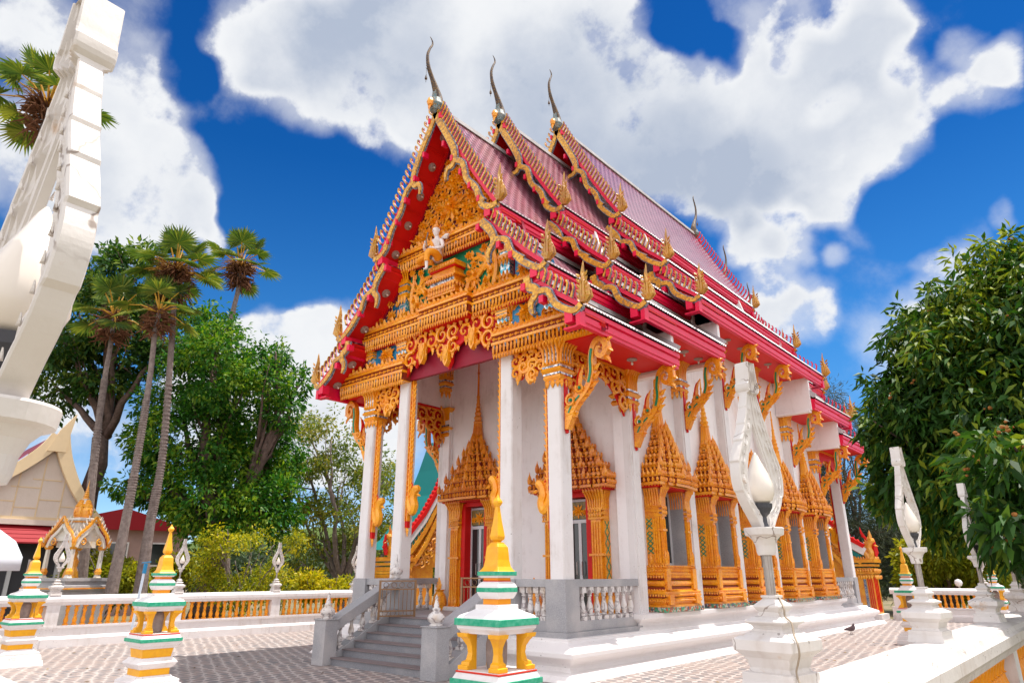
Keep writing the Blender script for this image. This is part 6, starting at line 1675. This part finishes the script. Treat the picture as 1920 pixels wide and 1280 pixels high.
for i in range(4):
    z = 3.62-.14*i; m.add([(-4.2, -.05-.16*i, z), (1.9, -.05-.16*i, z), (1.9, -.28-.16*i, z-.17), (-4.2, -.28-.16*i, z-.17), (-4.2, -.28-.16*i, z-.22), (1.9, -.28-.16*i, z-.22)], [(0, 1, 2, 3), (3, 2, 5, 4)])
m.build('roof', 'roof_red', o)
m = MB(); m.prism([(1.60, 3.9), (1.85, 3.9), (1.85, 6.2), (1.95, 7.4), (1.62, 6.4)], 2.9, 3.0, 'xz'); m.build('white_verge', 'white_paint', o)
# white tent
p, rz = face_cam(5, 20)
o = empty('event_tent', (p.x, p.y, -.25), rz); tag(o, 'white rounded tent roof at the left edge in front of the pavilion', 'tent')
m = MB(); m.lathe(-1.1, 0, [(2.05, 1.40), (2.35, 1.40), (2.42, 1.36), (2.7, 1.20), (2.95, .85), (3.1, .4), (3.14, .05)], 24); m.build('canvas', 'canvas', o, smooth=True)
m = MB()
for a in range(6): m.tube([(-1.1+1.55*math.cos(a), 1.55*math.sin(a), 0), (-1.1+1.55*math.cos(a), 1.55*math.sin(a), 2.3)], .03, 6)
m.build('poles', 'steel', o)
# four faced gold shrine
p, rz = face_cam(132, 24.5)
o = empty('four_faced_shrine', (p.x, p.y, .55), rz+R(40)); o.scale = (.60, .60, .60); tag(o, 'small open white and gold shrine topped by gold faces and a tiered spire', 'shrine')
w = MB(); g = MB(); gy = MB()
gy.stack(0, 0, [(-1.25, 1.25), (1.2, 1.25), (1.25, 1.35), (1.45, 1.35), (1.50, 1.2), (1.62, 1.2), (1.66, 1.3), (1.8, 1.3)]); g.stack(0, 0, [(1.3, 1.38), (1.36, 1.38)])
for sx in (-1, 1):
    for sy in (-1, 1):
        w.stack(sx*.80, sy*.80, [(1.8, .13), (1.95, .08), (3.2, .065)]); g.lathe(sx*.80, sy*.80, [(1.95, .15), (2.1, .17), (2.25, .09)], 6); g.stack(sx*.8, sy*.8, [(3.1, .09), (3.2, .14), (3.3, .12)])
for q in range(4):
    T = Matrix.Rotation(q*PI/2, 4, 'Z'); w.T = T; g.T = T
    for s in (-1, 1):
        ribbon(w, bez([(s*.78, 3.2), (s*.62, 3.6), (s*.25, 3.95), (0, 4.25)], 5), [.16, .15, .14, .12], -.95, -.80); ribbon(g, bez([(s*.98, 3.25), (s*.80, 3.75), (s*.38, 4.15), (0, 4.65)], 5), [.13, .12, .12, .08], -1.02, -.94)
        for i in range(7):
            t = i/7; g.flame((s*(.95-.9*t), -.98, 3.35+1.15*t), (s*.3, 0, 1), FR, .24, .12, .08, .2*s); w.flame((s*(1.02-.9*t), -.9, 3.40+1.2*t), (s*.3, 0, 1), FR, .30, .12, .05, .2*s)
        g.flame((s*1.0, -.98, 3.2), (s*.5, 0, 1), FR, .4, .16, .1, -.2*s)
        g.scroll((s*.45, -.9, 3.45), FR, .16, .04, .05, 1.3, 0, s)
    w.prism([(-.7, 3.5), (.7, 3.5), (.3, 4.1), (0, 4.5), (-.3, 4.1)], -.80, -.74, 'xz')
    # one face
    g.lathe(0, -.22, [(4.60, .12), (4.64, .20), (4.78, .24), (4.95, .25), (5.10, .22), (5.16, .20)], 12); g.tube([(0, -.46, 4.98), (0, -.50, 4.86), (0, -.46, 4.82)], [.02, .045, .02], 5); g.tube([(-.07, -.455, 4.76), (0, -.475, 4.75), (.07, -.455, 4.76)], [.012, .022, .012], 5)
    for s in (-1, 1): g.tube([(s*.05, -.45, 5.0), (s*.1, -.45, 5.02), (s*.16, -.42, 4.99)], [.012, .02, .01], 5); g.tube([(s*.24, -.22, 5.0), (s*.27, -.20, 4.8), (s*.22, -.2, 4.64)], [.03, .035, .01], 5)
    for i in range(4): g.lathe(0, -.20, [(5.14+.09*i, .24-.045*i), (5.20+.09*i, .25-.045*i), (5.23+.09*i, .20-.045*i)], 12)
w.T = None; g.T = None
w.stack(0, 0, [(3.2, .6), (3.9, .55), (4.35, .50), (4.5, .62), (4.58, .62), (4.62, .45)]); g.stack(0, 0, [(4.38, .56), (4.46, .58)])
w.lathe(0, 0, [(4.6, .3), (5.2, .3), (5.35, .26), (5.5, .12), (5.56, .16), (5.6, .1)], 10)
for i in range(6): g.lathe(0, 0, [(5.56+.11*i, .15-.022*i), (5.60+.11*i, .16-.022*i), (5.66+.11*i, .10-.015*i)], 8)
g.lathe(0, 0, [(6.2, .03), (6.5, .004)], 8)
g.lathe(0, 0, [(1.8, .35), (2.1, .3), (2.3, .22), (2.6, .25), (2.8, .12), (3.0, .14), (3.2, .03)], 10)
w.build('frame', 'shrine_white', o); g.build('gold_ornament', 'gold_shrine', o); gy.build('plinth', 'granite', o)
# house glimpsed behind the trunks
p, rz = face_cam(215, 42); o = empty('house', (p.x, p.y, -.25), rz); tag(o, 'pinkish house glimpsed between the palm trunks', 'house')
m = MB(); m.box((-3.5, 0, 0), (3.0, 5, 4.2)); m.build('wall', 'plaster_far', o); m = MB(); m.prism([(-4.0, 4.2), (3.5, 4.2), (0, 5.3)], -.4, 5.4, 'xz'); m.build('roof', 'roof_red', o)
for (x, z) in ((-2.4, 2.4), (-.6, 2.4), (1.2, 2.4), (-2.4, .6), (1.2, .6)):
    m = MB(); m.box((x, -.06, z), (x+1.0, .02, z+1.2)); wi_ = m.build('window', 'white_wall', o); m = MB(); m.box((x+.08, -.08, z+.08), (x+.92, -.062, z+1.12)); m.build('pane', 'glass_dark', wi_)
# pale pole with a blue head
p, rz = face_cam(262, 21.5); o = empty('pole', (p.x, p.y, -.2), 0); tag(o, 'slim white and blue pole leaning beside the tallest palm trunk', 'pole')
m = MB(); m.tube([(0, 0, 0), (.10, .06, 2.0)], .035, 8); m.build('shaft', 'pole_blue', o); m = MB(); m.tube([(.10, .06, 1.95), (.11, .065, 2.2)], .05, 8); m.tube([(-.15, .065, 2.22), (.4, .065, 2.24)], .015, 5); m.build('blue_head', 'blue_panel', o)
# small globe lamps beyond the far wall
for i, (u, v, D_, l) in enumerate(((1797, 1092, 34, 'round white globe lamp beyond the far wall under the golden tree'), (1729, 1102, 34, 'small round globe lamp beyond the far wall beside the white lamp pole'))):
    q = at(u, v, D_); o = empty('globe_lamp', (q.x, q.y, -.2)); tag(o, l, 'lamp', 'globe lamps beyond the far wall'); m = MB(); m.blob((0, 0, q.z+.2), .15 if i == 0 else .11, 12); m.build('globe', 'white_paint', o, smooth=True)
    m = MB(); m.tube([(0, 0, 0), (0, 0, q.z+.1)], .035, 6); m.build('post', 'steel', o)
# pigeon walking on the paving
def pigeon():
    o = empty('pigeon', (4.24, 13.2, 0), R(-35)); tag(o, 'grey pigeon standing on the paving beside the temple base', 'bird')
    b_ = MB(); P = bez([(-.30, 0, .10), (-.20, 0, .115), (-.10, 0, .135), (.0, 0, .15), (.08, 0, .17), (.12, 0, .21), (.135, 0, .255), (.15, 0, .28), (.165, 0, .285)], 4)
    b_.tube(P, [float(a) for a in np.interp(np.linspace(0, 1, len(P)), [0, .12, .3, .45, .6, .72, .84, .94, 1], [.015, .028, .06, .075, .068, .042, .032, .034, .012])], 10); b_.build('body', 'pigeon', o, smooth=True)
    l = MB()
    for s in (-1, 1):
        l.tube([(.0, s*.025, .09), (.005, s*.027, .04), (-.005, s*.027, .004)], .007, 5)
        for a in (-.5, 0, .5): l.tube([(-.005, s*.027, .005), (.03*math.cos(a), s*.027+.03*math.sin(a), .004)], .004, 4)
    l.tube([(.16, 0, .283), (.195, 0, .275)], [.010, .002], 5); l.build('legs_and_beak', 'nosing', o)
    w_ = MB()
    for s in (-1, 1): w_.flame((.07, s*.062, .17), (-1, 0, -.2), (0, s, 0), .30, .085, .03, .05, 1)
    w_.build('wings', 'pigeon', o, smooth=True)
pigeon()

Q = []
for i in range(220):
    x = random.uniform(-8, 9.3); y = random.uniform(-8, 18); a = random.random()*6.28; L = random.uniform(.05, .11)
    if abs(x) < 3.8 and -2.2 < y < 19.5: x = random.uniform(4, 9.3)
    d = Vector((math.cos(a), math.sin(a), 0)); n = Vector((-d.y, d.x, 0))
    p = Vector((x, y, .006)); Q.append([p, p+d*L*.5+n*L*.25+Vector((0, 0, .012)), p+d*L+Vector((0, 0, .004)), p+d*L*.5-n*L*.25+Vector((0, 0, .012))])
o = quads_obj('fallen_leaves', 'leaf_fallen', np.array([[tuple(q) for q in x] for x in Q])); tag(o, kind='stuff', label='dry leaves scattered over the paving', cat='leaves')

# ------------------------------------------------------------------ keep to thing > part > sub-part
def depth(o):
    d = 0
    while o.parent is not None: o = o.parent; d += 1
    return d
for _ in range(3):
    for o in [q for q in bpy.data.objects if depth(q) > 2]:
        p = o.parent
        if depth(o) == 3:
            m_ = p.matrix_basis @ o.matrix_basis
            if any(md for md in [o.rotation_mode == 'QUATERNION']): o.rotation_mode = 'XYZ'
            o.parent = p.parent; o.matrix_basis = m_
